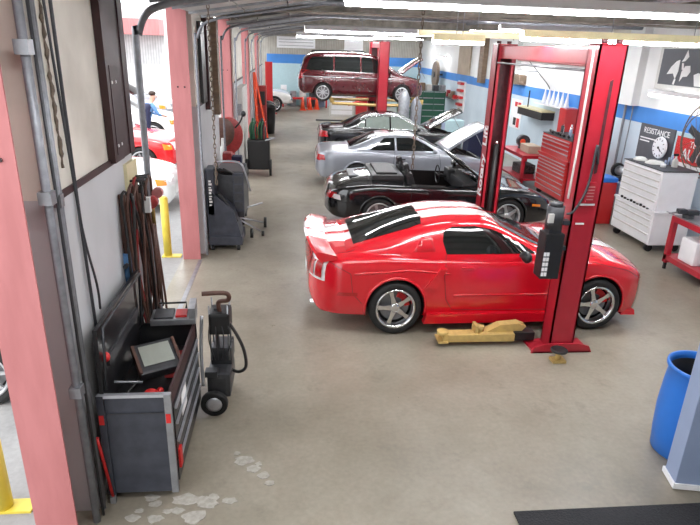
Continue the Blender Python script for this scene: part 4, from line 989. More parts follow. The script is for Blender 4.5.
# white tool cabinet: upper chest over a rolling base
def drawer_cabinet(name, label, loc, D, W, zs, m, hand, top_m, split_z=None, wheels=True, grp=None):
    """front faces -x; D depth along x, W along y; zs drawer boundaries"""
    r = thing(name, label, 'tool cabinet', loc)
    z0, z1 = zs[0]-.03, zs[-1]+.03
    if split_z:
        MB().box((.03,.0,z0), (D,W,split_z-.02), bev=.012).build('body', m, r); MB().box((.05,.04,split_z+.02), (D-.02,W-.04,z1), bev=.012).build('upper_chest', m, r)
        MB().box((0,-.02,split_z-.02), (D,W+.02,split_z+.02)).build('ledge', 'white' if m == 'white' else m, r)
    else: MB().box((.03,0,z0), (D,W,z1), bev=.012).build('body', m, r)
    for a, b in zip(zs, zs[1:]):
        if split_z and a < split_z < b: continue
        up = split_z and a > split_z; o = MB().box((.012 if not up else .03, .04 if not up else .07, a+.008), (.04 if not up else .06, W-.04 if not up else W-.07, b-.008), bev=.004).build('drawer', m, r)
        xx = .0 if not up else .018
        MB().box((xx,.08,b-.035), (xx+.014,W-.08,b-.015)).build('handle', hand, o)
    MB().box((.04,.02,z1), (D-.02,W-.02,z1+.012)).build('top_mat', top_m, r)
    if wheels:
        for yy in (.12, W-.12):
            for xx in (.12, D-.1):
                w = MB(); w.cyl((xx,yy-.03,.07), (xx,yy+.03,.07), .07, n=18); w.box((xx-.03,yy-.045,.08), (xx+.03,yy+.045,z0)); w.build('caster', 'blackpl', r)
    return r
drawer_cabinet('tool_cabinet', 'large white rolling tool cabinet with drawers beside the red workbench', (6.45, 9.52, 0), .74, 1.34, [.18,.36,.5,.62,.72,.80,.97,1.1,1.22,1.34,1.47], 'white', 'offwhite', 'blackpl', .76)
for k in range(9):
    o = MB().box((6.447, 9.72+k*.11, .782), (6.475, 9.76+k*.11, .80+.012*(k % 3))).build('hand_tool', 'blackpl'); tag(o, 'one of the small dark tools lying along the ledge of the white cabinet', 'tool', 'tools on the white cabinet ledge')
for t_, z, yy in (('a',1.385,10.6),('b',1.385,9.75),('c',.95,10.6)): 
    pass
# things on it
r = thing('shop_rags', 'crumpled white gloves and rags on top of white tool cabinet', 'rags', (6.8, 10.45, 1.465)); m = MB()
for k in range(7): m.ball((random.uniform(-.12,.12), random.uniform(-.26,.3), .04), .11, (1.1, 1.3, .6), 10)
m.build('rag', 'cloth_w', r)
o = MB().lathe([(.045,0),(.05,.1),(.045,.11)], T(6.75,9.98,1.462), 18).build('paper_cup', 'white'); tag(o, 'small white cup near the front edge of the white tool cabinet', 'cup')
r = thing('spray_bottle', 'clear plastic bottle behind the white cup on white tool cabinet', 'bottle', (6.98, 10.0, 1.462)); MB().lathe([(.05,0),(.055,.05),(.055,.16),(.02,.21),(.018,.25)], n=16).build('bottle_body', 'offwhite', r); MB().box((-.05,-.015,.25), (.03,.015,.29)).build('trigger', 'blackpl', r)
for k in range(3):
    tag(MB().cyl((6.93+.06*k, 10.2, 1.512), (6.93+.06*k, 10.2, 1.60+.05*k), .02, n=8).build('canister', 'paleblue'), ('shortest pale blue canister, in front of its two neighbours on the white cabinet','middle-height pale blue canister between the other two on the white cabinet','tallest pale blue canister at the back of the white cabinet top')[k], 'canister')
# red workbench with vise at the right edge
r = thing('workbench', 'red steel workbench with vise and lower shelf at the right edge', 'workbench', (6.3, 7.17, 0))
m = MB()
m.box((0,0,.84), (.75,1.62,.93)); m.build('frame_top', 'lift_red', r)
MB().box((.03,.03,.93), (.74,1.59,.945)).build('worktop', 'steel', r)
for xx, yy in ((0,0),(0,1.54),(.67,0),(.67,1.54)): 
    o = MB().box((xx,yy,.12), (xx+.08,yy+.08,.84)).build('leg', 'lift_red', r); MB().box((xx+.02,yy+.02,0), (xx+.06,yy+.06,.14)).build('foot', 'blackpl', o)
MB().box((0,0,.17), (.75,1.62,.26)).build('lower_shelf', 'lift_red', r)
r = thing('bench_vise', 'dark steel vise bolted to the near corner of red workbench', 'vise', (6.44, 8.6, .945))
MB().cyl((0,0,0), (0,0,.05), .09).box((-.06,-.06,.05), (.16,.06,.13), bev=.02).build('base', 'dsteel', r); MB().box((-.2,-.05,.07), (-.06,.05,.15), bev=.02).build('jaw', 'dsteel', r); MB().cyl((-.34,0,.08), (-.2,0,.09), .015).cyl((-.32,-.09,.08), (-.32,.09,.08), .01).build('handle', 'steel', r)
r = thing('plastic_jug', 'translucent white plastic jug on the lower shelf of the red workbench', 'jug', (6.5, 8.32, .26)); MB().box((-.14,-.19,0), (.16,.2,.40), bev=.05).build('jug_body', 'white', r); MB().cyl((.05,.0,.40), (.05,.0,.46), .035).build('cap', 'offwhite', r)
r = thing('metal_tray', 'dark metal tray of parts on the workbench lower shelf', 'tray', (6.45, 7.55, .262)); MB().box((-.12,-.25,0), (.3,.3,.05)).build('tray', 'dsteel', r)
for k in range(6): MB().cyl((random.uniform(-.08,.25), random.uniform(-.2,.25), .05), (random.uniform(-.08,.25), random.uniform(-.2,.25), .075), .02).build('part', 'steel', r)
# red chest
r = drawer_cabinet('tool_chest', 'tall glossy red tool chest with many drawers behind the near lift', (6.25, 12.72, 0), .72, 1.66, [.16,.30,.42,.54,.66,.76,.84,.92,1.0,1.12,1.22,1.32,1.42,1.5], 'boxred', 'chest_edge', 'blackpl', 1.04)
MB().box((.05,-.36,.2), (.6,-.01,1.2), bev=.01).build('side_locker', 'boxred', r)
r = thing('spray_can_bottle', 'white spray bottle with black trigger hung on side of red tool chest', 'bottle', (6.5, 12.265, .95)); m = MB(); m.lathe([(.05,0),(.055,.03),(.055,.2),(.02,.26)], n=14); m.build('bottle_body', 'white', r); MB().box((-.06,-.02,.26), (.04,.02,.32)).build('trigger', 'blackpl', r); MB().box((-.08,-.08,-.03), (.08,.06,0)).build('holder', 'steel', r)
cols = ['white','white','offwhite','paleblue','boxred','white','dsteel','white','blackpl']
for k in range(9):
    y = 12.95+k*.15; h_ = .14+.09*random.random()
    r = thing('spray_can', '', 'spray can', (6.55+.08*(k % 3), y, 1.545), 0, 'cans along the red tool chest top'); MB().lathe([(.033,0),(.035,.01),(.035,h_),(.02,h_+.02)], n=14).build('can_body', cols[k], r); MB().lathe([(.022,h_+.02),(.02,h_+.06)], n=12).build('cap', 'white' if k % 2 else 'boxred', r)
    r['label'] = 'one of the spray cans in a row on the red tool chest'
for k in range(6): tag(MB().cyl((6.42+random.uniform(-.08,.05), 13.1+k*.2, 1.578), (6.42+random.uniform(-.08,.05), 13.1+k*.2+.13, 1.60), .03).build('air_tool', 'blackpl'), 'one of the black air tools lying along the front of the red tool chest top', 'tool', 'air tools on the red chest')
# red dispensing cabinet on the wall, shelf, cones
wbox('locker', 'narrow tall red cabinet on the wall right of the spray bottles', 'cabinet', 7.2, 15.15, 15.55, 0, 2.03, 'boxred')
for k in range(6):
    y = 17.3-k*.3; o = MB().lathe([(.09,0),(.06,.12),(.02,.36),(.006,.46)], T(7.48, y, 2.0-.005*k), 12).build('funnel', 'white'); tag(o, 'one of six white pointed cones in a row on the blue band', 'funnel', 'white pointed cones along the wall')
r = thing('wall_shelf', 'long shallow shelf under the white cones', 'shelf', (7.3, 15.6, 1.97)); MB().box((0,0,0), (.3,2.0,.02)).build('board', 'white', r)
r = thing('wall_shelf', 'dark wall shelf with cream top between the two lift columns', 'shelf', (7.2, 16.7, 1.55)); MB().box((0,0,0), (.4,1.9,.22)).build('shelf_box', 'dark', r); MB().box((-.02,-.02,.22), (.4,1.92,.26)).build('top_board', 'fixture', r); MB().cyl((.1,1.35,.26), (.1,1.35,.75), .02).build('rod', 'blackpl', r)
r = thing('wall_chart', 'white wall chart with red squares seen between lift columns', 'chart', (7.6, 19.2, .95)); MB().box((-.03,0,0), (0,1.0,.95)).build('board', 'white', r)
for yy, zz, h_, m_ in ((.1,.72,.15,'red_print'),(.4,.72,.15,'red_print'),(.1,.05,.3,'red_print'),(.4,.1,.25,'black_print')): MB().box((-.034,yy,zz), (-.03,yy+.25,zz+h_)).build('square', m_, r)
r = thing('wall_rack', 'white wall rack with three red hooks beside the left lift column', 'rack', (7.6, 26.0, .8)); MB().box((-.04,0,0), (0,1.2,1.3)).build('board', 'white', r)
for k in range(4): MB().box((-.2,.2,.25+k*.3), (-.04,.8,.36+k*.3)).build('hook', 'boxred', r)
r = thing('wall_rack', 'shelf rack of small red and cream parts on far right wall', 'rack', (7.6, 26.9, 1.25)); MB().box((-.3,0,0), (0,2.4,.04)).build('board', 'steel', r)
for k in range(5): MB().box((-.22,.2+k*.42,.04), (-.06,.4+k*.42,.2+.14*(k % 2))).build('part_box', ('boxred','wood','beige')[k % 3], r)
r = thing('control_panel', 'dark box with pale lamp housing on wall between lift columns', 'panel', (7.6, 19.2, 2.4)); MB().box((-.22,0,0), (0,.8,.3)).build('box_body', 'wood', r)
# pipes along right wall
o = MB().cyl((7.5,13.5,3.12), (7.5,22,3.18), .03, n=10).build('wall_pipe', 'pink'); tag(o, 'thin pink pipe running along the right wall above the blue band', 'pipe')
o = MB().box((7.4,15.6,3.22), (7.52,19,3.34)).build('duct', 'steel'); tag(o, 'grey duct along the top of the right wall seen through the lift', 'duct')
o = MB().tube(smooth_path([(7.56,21,3.9),(7.56,19.5,3.3),(7.56,17.6,2.6),(7.56,17.2,2.4)], 6), .012, 6).build('wall_cable', 'dsteel'); tag(o, 'thin cable slanting down the white wall between the lift columns', 'cable')
for k, (y, lab) in enumerate(((12.95, 'grey pipe down the wall left of the RESISTANCE poster'), (12.75, 'thin grey cable beside the pipe left of the RESISTANCE poster'))):
    o = MB().tube(smooth_path([(7.54,y,4.2),(7.53,y+.05*k,3.2),(7.54,y-.1*k,2.2),(7.54,y,.1)], 5), .028-.014*k, 8).build('wall_pipe', 'steel'); tag(o, lab, 'pipe')
# items between near lift column and cabinet
r = thing('grinder_bench', 'blue painted bench with grey grinder between lift column and white cabinet', 'bench', (6.9, 11.35, 0)); MB().box((0,0,.55), (.6,1.0,.85)).build('cabinet', 'paleblue', r)
for xx, yy in ((.02,.02),(.02,.92),(.52,.02),(.52,.92)): MB().box((xx,yy,0), (xx+.06,yy+.06,.55)).build('leg', 'steel', r)
r = thing('bench_grinder', 'bench grinder with black wheel on the blue bench', 'grinder', (7.1, 11.8, .852)); MB().box((-.1,-.06,0), (.1,.06,.1)).build('base', 'dsteel', r); MB().cyl((0,-.18,.2), (0,.18,.2), .1).build('motor', 'steel', r)
for s in (-1,1): MB().cyl((0,s*.2,.2), (0,s*.26,.2), .15, n=20).build('wheel', 'blackpl', r)
o = MB().box((6.95,11.1,.9), (7.3,11.32,1.35), bev=.02).build('blue_box', 'blue'); o.location.z = 0; tag(o, 'upright bright blue box behind the white tool cabinet', 'box')
MB().box((.0,.05,-.9),(.02,.07,0)).build('support', 'dsteel', o).location = (7.1, 11.15, .9)
r = thing('waste_bin', 'red bin with a dark blue lid beside the near lift column', 'bin', (6.55, 11.6, 0)); MB().box((-.22,-.22,0), (.22,.22,.9), bev=.03).build('bin_body', 'boxred', r); MB().box((-.23,-.23,.9), (.23,.23,1.0), bev=.04).build('lid', 'blue', r)
# far-right red workbench with engine parts, blue bin, creeper
r = thing('workbench', 'low red workbench with dark tools between the two lift columns', 'workbench', (6.0, 14.7, 0)); MB().box((0,0,.78), (.8,1.7,.86)).build('frame_top', 'lift_red', r); MB().box((0,0,.2), (.8,1.7,.25)).build('lower_shelf', 'lift_red', r)
for xx, yy in ((0,0),(0,1.62),(.72,0),(.72,1.62)): MB().box((xx,yy,0), (xx+.08,yy+.08,.78)).build('leg', 'lift_red', r)
r = thing('parts_box', 'worn cream box on the low red workbench', 'box', (6.25, 15.0, .862)); MB().box((0,0,0), (.35,.62,.2), bev=.02).build('box_body', 'beige', r)
r = thing('air_compressor_head', 'round dark motor with orange front on the low red workbench', 'motor', (6.45, 15.95, .862)); MB().cyl((0,-.1,.2), (0,.1,.2), .17).box((-.1,-.08,0), (.1,.08,.1)).build('motor_body', 'dsteel', r); MB().cyl((-.05,-.14,.2), (-.05,-.1,.2), .07).build('cap', 'orange', r)
r = thing('engine_part', 'grimy engine part lying on the shelf of low red workbench', 'engine part', (6.4, 15.6, .252)); MB().box((-.2,-.3,0), (.25,.3,.25), bev=.05).build('block', 'engine', r)
r = thing('floor_ramp', 'set of pale metal rails lying on the floor by the red tool chest', 'rails', (5.95, 13.3, 0), .12)
for k in range(4): MB().box((k*.12,-1.0,.0), (k*.12+.03,1.1,.06)).build('rail', 'chest_edge', r)
MB().box((0,-1.0,0), (.4,-.95,.04)).build('cross_bar', 'dsteel', r); MB().box((0,1.05,0), (.4,1.1,.04)).build('cross_bar', 'dsteel', r)
r = thing('storage_bin', 'dark blue wheeled bin behind the silver car bonnet', 'bin', (5.55, 17.3, 0)); MB().box((-.35,-.3,.1), (.35,.3,1.15), bev=.05).build('bin_body', 'navy', r); MB().box((-.37,-.32,1.15), (.37,.32,1.24), bev=.03).build('lid', 'dsteel', r)
for s in (-1,1): MB().cyl((s*.3,-.28,.1), (s*.3,-.2,.1), .1).build('wheel', 'blackpl', r)
r = thing('parts_washer', 'pale blue metal cabinet behind the raised bonnets', 'cabinet', (5.5, 21.0, 0)); MB().box((0,0,0), (.7,.6,1.0), bev=.02).build('body', 'teal', r); MB().box((-.01,.05,.1), (0,.55,.9)).build('door', 'paleblue', r)
# green drawer unit on far right and other far clutter
r = thing('parts_cabinet', 'dark green parts cabinet with pale drawer strips on far wall', 'cabinet', (5.0, 27.9, 0)); MB().box((0,0,0), (2.2,.6,1.55)).build('body', 'green', r)
for k in range(5):
    for q in range(4): MB().box((.06+q*.53,-.03,.15+k*.28), (.55+q*.53,0,.36+k*.28)).build('drawer', 'green', r).__setitem__('label', 'green drawer'); MB().box((.06+q*.53,-.045,.38+k*.28), (.55+q*.53,-.02,.41+k*.28)).build('drawer_strip', 'chest_edge', r)
for k in range(6):
    o = MB().box((5.3+k*.33,28.0,1.552), (5.55+k*.33,28.35,1.75+.22*random.random())).build('parts_box', ('beige','boxred','wood','offwhite','dsteel','steel')[k]); tag(o, ('beige','small red','brown','off white','dark grey','light grey')[k]+' parts box on top of the green cabinet', 'box')
for k, (x, y, h_, lab) in enumerate(((4.05,21.6,2.0,'tall pale grey gas cylinder right of the far lift column'),(4.52,21.7,1.75,'shorter grey gas cylinder beside the tall pale one'))):
    o = MB().lathe([(.2,0),(.21,.05),(.21,h_-.3),(.12,h_-.1),(.05,h_-.05),(.05,h_)], T(x,y,0), 20).build('gas_cylinder', 'steel' if k == 0 else 'galv'); tag(o, lab, 'gas cylinder')
o = MB().lathe([(.1,0),(.28,.1),(.36,.35),(.33,.55),(.15,.62)], T(5.1,22.2,0), 20).build('drain_tank', 'white'); tag(o, 'white drain tank on the floor beyond the raised bonnets', 'tank')
r = thing('tool_cabinet', 'white cabinet under the lifted minivan', 'cabinet', (1.9, 30.5, 0)); MB().box((0,0,0), (1.2,.6,1.1)).build('body', 'offwhite', r)
for k in range(4): MB().box((.06,-.02,.1+k*.25), (1.14,0,.3+k*.25)).build('drawer', 'white', r)
r = thing('tool_cabinet', 'red tool cabinet under the lifted minivan', 'cabinet', (3.2, 30.2, 0)); MB().box((0,0,0), (1.3,.6,1.3)).build('body', 'boxred', r)
for k in range(5): MB().box((.06,-.02,.1+k*.23), (1.24,0,.29+k*.23)).build('drawer', 'boxred', r)
r = thing('floor_jack', 'black and red engine crane parked under the lifted minivan', 'jack', (2.9, 26.0, 0)); MB().box((-.6,-.3,.04), (.6,-.22,.12)).box((-.6,.22,.04), (.6,.3,.12)).box((.4,-.05,.1), (.52,.05,1.3)).build('frame', 'dsteel', r); MB().tube([(.45,0,1.3),(-.5,0,1.0)], .05, 4, smooth=False).build('boom', 'boxred', r)
for k, (x, y, L) in enumerate(((1.1,28.5,1.5),(1.4,26.3,1.3))):
    o = MB().box((x,y,0), (x+L,y+.1,.06)).build('steel_bar', 'dsteel'); tag(o, ('farther','nearer')[k]+' dark steel bar on the floor behind the lifted minivan', 'bar')
# red low frames at the far wall
for k, x in enumerate((-.6, .8)):
    r = thing('low_stand', ('left','right')[k]+' one of the low red frames against the far wall', 'stand', (x, 34.6, 0)); MB().box((0,0,.45), (1.2,.5,.55)).build('top', 'boxred', r)
    for q in (0, 1.1): MB().box((q,0,0), (q+.08,.5,.45)).build('leg', 'boxred', r)
for k in range(5):
    o = MB().box((-.7+k*.55,35.2,.0), (-.35+k*.55,35.6,.7+.5*random.random())).build('storage_box', ('white','steel','offwhite','dsteel','paleblue')[k]); tag(o, ('white','mid grey','cream','dark grey','pale blue')[k]+' box stacked against the far wall', 'box')
r = thing('notice_board', 'white notice board on the far wall above the blue band', 'sign', (-.9, 35.97, 3.2)); MB().box((0,-.03,0), (2.2,0,.62)).build('board', 'white', r)
for z in (.12,.3,.45): MB().box((.1,-.035,z), (2.1,-.03,z+.03)).build('text_line', 'steel', r)
for k in range(3):
    r = thing('safety_cone', 'red warning cone, %s of the three by the far wall' % ('left','middle','right')[k], 'cone', (.55+k*.4, 33.2+.3*k, 0)); MB().lathe([(.14,.03),(.03,.7)], n=14).build('cone_body', 'orange', r); MB().box((-.18,-.18,0), (.18,.18,.03)).build('base', 'orange', r)
for i, (x, y, c_) in enumerate(((3.0,35.985,'white'),(4.6,35.985,'offwhite'))):
    plane_box('window_%d' % (i+1), (x, 35.94, 2.9), (x+1.1, 36.0, 3.9), c_)

# ------------------------------------------------------------------ foreground
r = thing('plastic_drum', 'open bright blue plastic drum at the right edge', 'drum', (3.56, 4.10, 0))
m = MB(); m.lathe([(.235,0),(.26,.02),(.275,.2),(.285,.44),(.275,.68),(.262,.84),(.27,.855),(.285,.86),(.285,.89),(.262,.89),(.25,.84),(.262,.6),(.262,.1),(.0,.06)], n=48, cap0=True, cap1=False); m.build('drum_body', 'blue', r)
o = r
MB().lathe([(.01,.07),(.255,.08),(.257,.45),(.255,.60),(.246,.83),(.252,.83),(.258,.60),(.260,.45),(.258,.07)], n=40, cap0=True, cap1=False).build('dark_liner', 'dark', r)  # separate dark liner set just inside the blue drum wall
r = thing('steel_post', 'pale blue painted steel post at the lower right corner', 'post', (3.33, 3.70, 0), -.2)
MB().box((-.13,-.10,.05), (.14,.10,2.6), bev=.008).build('post_body', 'paleblue', r); MB().box((-.145,-.115,.01), (.155,.115,.06)).build('base_trim', 'white', r); MB().box((.11,-.16,0), (.2,-.1,.55)).box((.1,-.2,0), (.26,-.06,.015)).build('bracket', 'steel', r)
o = MB().box((1.72,2.9,0), (3.6,3.44,.02), bev=.006).build('floor_mat', 'mat'); tag(o, 'black ribbed rubber mat along the bottom right edge', 'mat')
for i, (x, y, lab) in enumerate(((-2.22,3.75,'yellow bollard at the lower left corner outside the nearest column'),(-2.10,9.45,'yellow bollard outside left of the second pink column'))):
    r = thing('bollard', lab, 'bollard', (x, y, -.02), 0,  'yellow bollards outside the bay doors'); MB().cyl((0,0,0), (0,0,1.0), .065, n=20).ball((0,0,1.0), .065, (1,1,.6)).build('post', 'yellow', r); MB().box((-.09,-.07,0), (.22,.07,.02)).build('base', 'yellow', r)


fixture(1.2, 6.2, 22.0, 3.9, 'added fluorescent light beyond the far lift, over the gas cylinders')  # extra fixture added to brighten the deeper bays
fixture(1.0, 6.2, 30.5, 3.9, 'added fluorescent light in the last bay, high above the low red frames')  # added as well, for more light at the far end
fixture(4.6, 7.0, 15.9, 3.95, 'high fluorescent light above the low red workbench')
fixture(-1.0, 1.5, 2.3, 4.05, 'added unseen fluorescent light just above the top edge of the photo, near the left wall', top=4.25)  # extra fixture added out of view to brighten the left wall
fixture(1.5, 5.2, 24.6, 3.95, 'fluorescent light right behind the far red lift column top')
fixture(1.4, 5.0, 19.9, 4.0, 'high fluorescent light in the bay of the black saloon')
fixture(3.6, 7.0, 33.0, 3.9, 'fluorescent light nearest the far wall on the right side')

# ------------------------------------------------------------------ left side equipment
# dark tool chest with open lid
r = thing('tool_chest', 'dark open-topped tool chest with grey side panel under the near wall', 'tool chest', (-1.43, 3.76, 0))
W_, L_ = .53, 1.2
MB().box((0,.0,.07), (W_,.015,.96)).build('side_panel', 'chest_grey', r); MB().box((0,L_-.015,.12), (W_,L_,.95)).build('side_panel', 'chest_black', r)
MB().box((0,.015,.12), (.015,L_-.015,.95)).build('back_panel', 'chest_black', r); MB().box((.015,.015,.12), (W_-.03,L_-.015,.72)).build('body', 'chest_black', r)
MB().box((W_-.03,.015,.72), (W_-.01,L_-.015,.95)).build('front_rail', 'brown', r)
for xx in (.0, W_-.05): 
    o = MB().box((xx,-.02,.07), (xx+.05,0,.96)).build('corner_strip', 'steel' if xx else 'chest_grey', r); MB().box((xx+.005,-.024,.72), (xx+.04,-.02,.80)).build('red_mark', 'red_print', o)
MB().box((0,-.015,.94), (W_,.02,.965)).build('top_rim', 'chest_edge', r); MB().box((.06,-.012,.80), (W_-.06,-.002,.805)).build('panel_line', 'dsteel', r)
for k, (a, b) in enumerate(((.14,.34),(.35,.52),(.53,.68),(.69,.82))):
    o = MB().box((W_-.03,.04,a), (W_+.005,L_-.04,b), bev=.004).build('drawer', 'chest_black', r); MB().box((W_+.005,.06,b-.03), (W_+.022,L_-.06,b-.012)).build('handle', 'chest_edge', o)
MB().box((W_+.006,.3,.56), (W_+.01,.5,.76)).build('sticker', 'white_print', r); MB().box((W_+.006,.05,.25), (W_+.024,.12,.42)).build('sticker', 'red_print', r)
m = MB(); m.box((0,0,0), (.03,L_-.02,.52), T(.02,.01,.96,ry=.02)); lid = m.build('lid', 'chest_black', r)
MB().tube([(.06,.05,.98),(.09,.05,1.48),(.09,1.1,1.48),(.06,1.1,.98)], .012, 6).build('lid_frame', 'dsteel', lid)
MB().box((.055,.15,1.12), (.075,1.0,1.2)).build('lid_tray', 'dsteel', lid); MB().tube([(.10,.12,1.0),(.28,.2,.94)], .01, 6).build('lid_stay', 'steel', lid)
MB().ball((.06,.1,1.22), .04).build('lid_knob', 'red_print', lid)
for xx, yy in ((.08,.1),(.45,.1),(.08,1.1),(.45,1.1)):
    m = MB(); m.cyl((xx-.02,yy,.05), (xx+.02,yy,.05), .05, n=16); m.box((xx-.035,yy-.04,.08), (xx+.035,yy+.04,.12)); m.build('caster', 'dsteel', r)
# contents
r = thing('diagnostic_tablet', 'grey screen diagnostic device with blue black body inside the open chest', 'device', (-1.15, 4.42, .80), .5); r.scale = (1.15,)*3
A = T(0,0,.06, rx=.5); MB().box((-.15,-.13,-.03), (.15,.13,.06), A, bev=.02).build('case', 'dsteel', r); MB().box((-.11,-.07,.061), (.11,.10,.066), A).build('screen', 'screen', r); MB().box((-.155,-.12,.02), (-.135,.12,.075), A).build('grip', 'hosebr', r); MB().box((.135,-.12,.02), (.155,.12,.075), A).build('grip', 'hosebr', r)
o = MB().ball((-1.12,4.05,.77), .05, (1.2,.9,1)).ball((-1.06,4.1,.77), .03).build('cable_plug', 'red_print'); tag(o, 'bright red plug lying in the open dark chest', 'plug')
o = MB().tube(smooth_path([(-1.35,4.0,.75),(-1.25,4.3,.8),(-1.3,4.6,.78),(-1.2,4.8,.76),(-1.05,4.85,.76)], 8), .012, 6).build('coiled_cable', 'hosebk'); tag(o, 'black cable trailing across the inside of the open chest', 'cable')
o = MB().lathe([(.12,0),(.13,.01),(.12,.02)], T(-1.28,4.7,.735), 20).build('plate', 'offwhite'); tag(o, 'pale round disc lying behind the diagnostic device', 'disc')
o = MB().box((-.1,-.2,0), (.06,.22,.03), bev=.006).build('red_book', 'hosered', None, (-.98,4.55,.735)); tag(o, 'dark red folder beside the diagnostic device in the chest', 'folder')
r = thing('test_case', 'open grey tester case with red face on the far end of the chest', 'case', (-1.10, 4.99, .965), .08)
MB().box((-.2,-.12,0), (.2,.12,.06), bev=.01).build('case_body', 'steel', r); MB().box((-.17,-.1,.06), (.0,.1,.075)).build('panel', 'dsteel', r); MB().box((.02,-.08,.06), (.12,.06,.08)).build('red_panel', 'red_print', r); MB().box((.14,-.12,.06), (.2,.12,.16), T(0,0,0)).build('lid', 'steel', r)
MB().tube([(-.15,.12,.06),(-.15,.16,.10),(.1,.16,.10),(.1,.12,.06)], .01, 6).build('handle', 'blackpl', r)
o = MB().tube([(-1.45,3.72,.62),(-1.40,3.74,.05)], .012, 8).build('pry_bar', 'red_print'); tag(o, 'red metal bar leaning in the corner left of the dark tool chest', 'bar'); MB().box((-1.42,3.72,0), (-1.38,3.76,.06)).build('tip', 'steel', o)

# wheeled jump-starter / welder beside the chest
r = thing('charger_cart', 'black wheeled charger cart with curved handle beside the dark tool chest', 'cart', (-.74, 5.0, 0))
m = MB(); m.box((-.09,-.1,.16), (.14,.34,.42), bev=.05); m.box((-.07,.1,.4), (.14,.36,.60), bev=.03); m.build('body', 'dsteel', r)
for s, y in ((1,-.14),(2,.40)):
    o = MB().lathe([(.075,-.03),(.115,-.035),(.13,-.02),(.13,.02),(.115,.035),(.075,.03)], T(-.02,y,.13,rx=PI/2), 28).build('wheel', 'tyre', r); MB().lathe([(.02,-.025),(.078,-.025),(.078,.03),(.05,.036),(.02,.04)], T(-.02,y,.13,rx=PI/2), 24).build('wheel_hub', 'chest_edge', o)
MB().tube(smooth_path([(.02,.12,.42),(.0,.12,.8),(-.0,.12,1.02)], 4), .018, 8).build('mast', 'dsteel', r)
MB().box((-.06,.02,.78), (.14,.26,1.0), bev=.03).build('head_unit', 'blackpl', r)
for dx in (-.05,.12):
    for dy in (.04,.24): MB().cyl((dx,dy,.5), (dx,dy,1.08), .008, n=6).build('rod', 'steel', r)
MB().tube(smooth_path([(.04,.1,1.0),(.04,.08,1.10),(.13,.06,1.13),(.13,.04,1.20),(.05,.02,1.22),(-.1,.0,1.22)], 6), .022, 10).build('handle', 'hosebr', r)
MB().tube(smooth_path([(.06,.1,.95),(.16,.04,.85),(.26,0,.65),(.28,0,.45),(.2,.05,.36),(.1,.1,.38)], 8), .016, 8).build('hose', 'hosebk', r)
for k in range(4): MB().tube(smooth_path([(-.04+.04*k,.06,.98),(-.06+.07*k,.0,.75),(-.02+.03*k,.05,.5)], 6), .006, 5).build('wire', 'dsteel', r)
MB().box((-.1,-.12,.4), (.02,-.02,.46), bev=.01).build('tray', 'dsteel', r); MB().tube(smooth_path([(-.12,-.1,.3),(-.14,.0,.6),(-.13,.1,.95)], 5), .016, 6).build('frame', 'chest_edge', r)

# hoses hanging by the door opening
r = thing('hose_rack', 'yellow wooden hose rack at the edge of the grey wall panel', 'rack', (-1.49, 5.24, 2.12))
MB().box((0,0,0), (.03,.34,.24)).build('board', 'fixture', r)
for k in range(3): MB().cyl((.03,.06+k*.1,.08), (.16,.06+k*.1,.1), .012).build('peg', 'dsteel', r)
hs = [('hosebk',5.08,.95,'black'),('hosebr',5.16,.55,'brown'),('hosebr',5.22,.75,'brown'),('hosebk',5.30,.5,'black'),('hosered',5.42,.62,'red'),('hosebr',5.46,.45,'brown'),('hosebk',5.52,.6,'black'),('hosebr',5.58,.5,'brown'),('hosered',5.40,.9,'red'),('hosebr',5.62,.7,'brown'),('hosebk',5.12,.7,'black'),('hosebr',5.34,.4,'brown'),('hosebr',5.48,.42,'brown'),('hosebk',5.44,.5,'black')]
for k, (m_, y, zb, cn) in enumerate(hs):
    w_ = .035+.03*(k % 3)+.05*random.random(); x = -1.42+.028*(k % 4); top = 2.18+.05*math.sin(k)
    p = []
    for t in range(28):
        a = 2*PI*t/28; zz = (top+zb)/2+(top-zb)/2*math.cos(a)
        p.append((x+.015*math.sin(3*a+k), y-.10+w_*math.sin(a)*(1.6-.6*math.cos(a))+.10*((top-zz)/(top-zb))+.015*math.sin(5*a+k), zz))
    m = MB(); m.tube(p, .0125, 6, closed=True); o = m.build('air_hose', m_)
    o.location.x = -.012; tag(o, 'one of the %s hoses looped over the rack at the wall edge' % cn, 'hose', cn+' hoses looped over the rack')
r = thing('valve_manifold', 'red gauge and valve cluster hanging on the hoses', 'gauge', (-1.31, 5.42, 1.98)); MB().cyl((0,-.05,0), (0,.03,0), .055).build('gauge', 'hosered', r); MB().cyl((.03,.08,.06), (.03,.14,.06), .05).build('gauge', 'pink', r); MB().cyl((0,0,-.22), (0,0,.02), .018).build('valve', 'brass', r); MB().box((-.05,-.1,-.08), (.0,-.04,.06)).build('tag', 'white_print', r)
for k in range(3): MB().cyl((0,-.06+k*.05,-.2), (0,-.05+k*.06,-.9-.1*k), .01).build('hose_end', 'hosebr', r)
r = thing('grease_gun', 'brown and blue grease gun hanging on the grey wall left of the hoses', 'tool', (-1.46, 4.98, 1.35)); MB().cyl((0,0,.25), (0,.02,.80), .03).build('barrel', 'hosebr', r); MB().cyl((0,0,0), (0,0,.28), .04).build('blue_grip', 'shirtblue', r); MB().tube([(0,-.02,.18),(0,-.10,.18)], .02, 6).build('trigger', 'dsteel', r); MB().cyl((0,0,-.15), (0,0,0), .015).build('nozzle', 'dsteel', r)

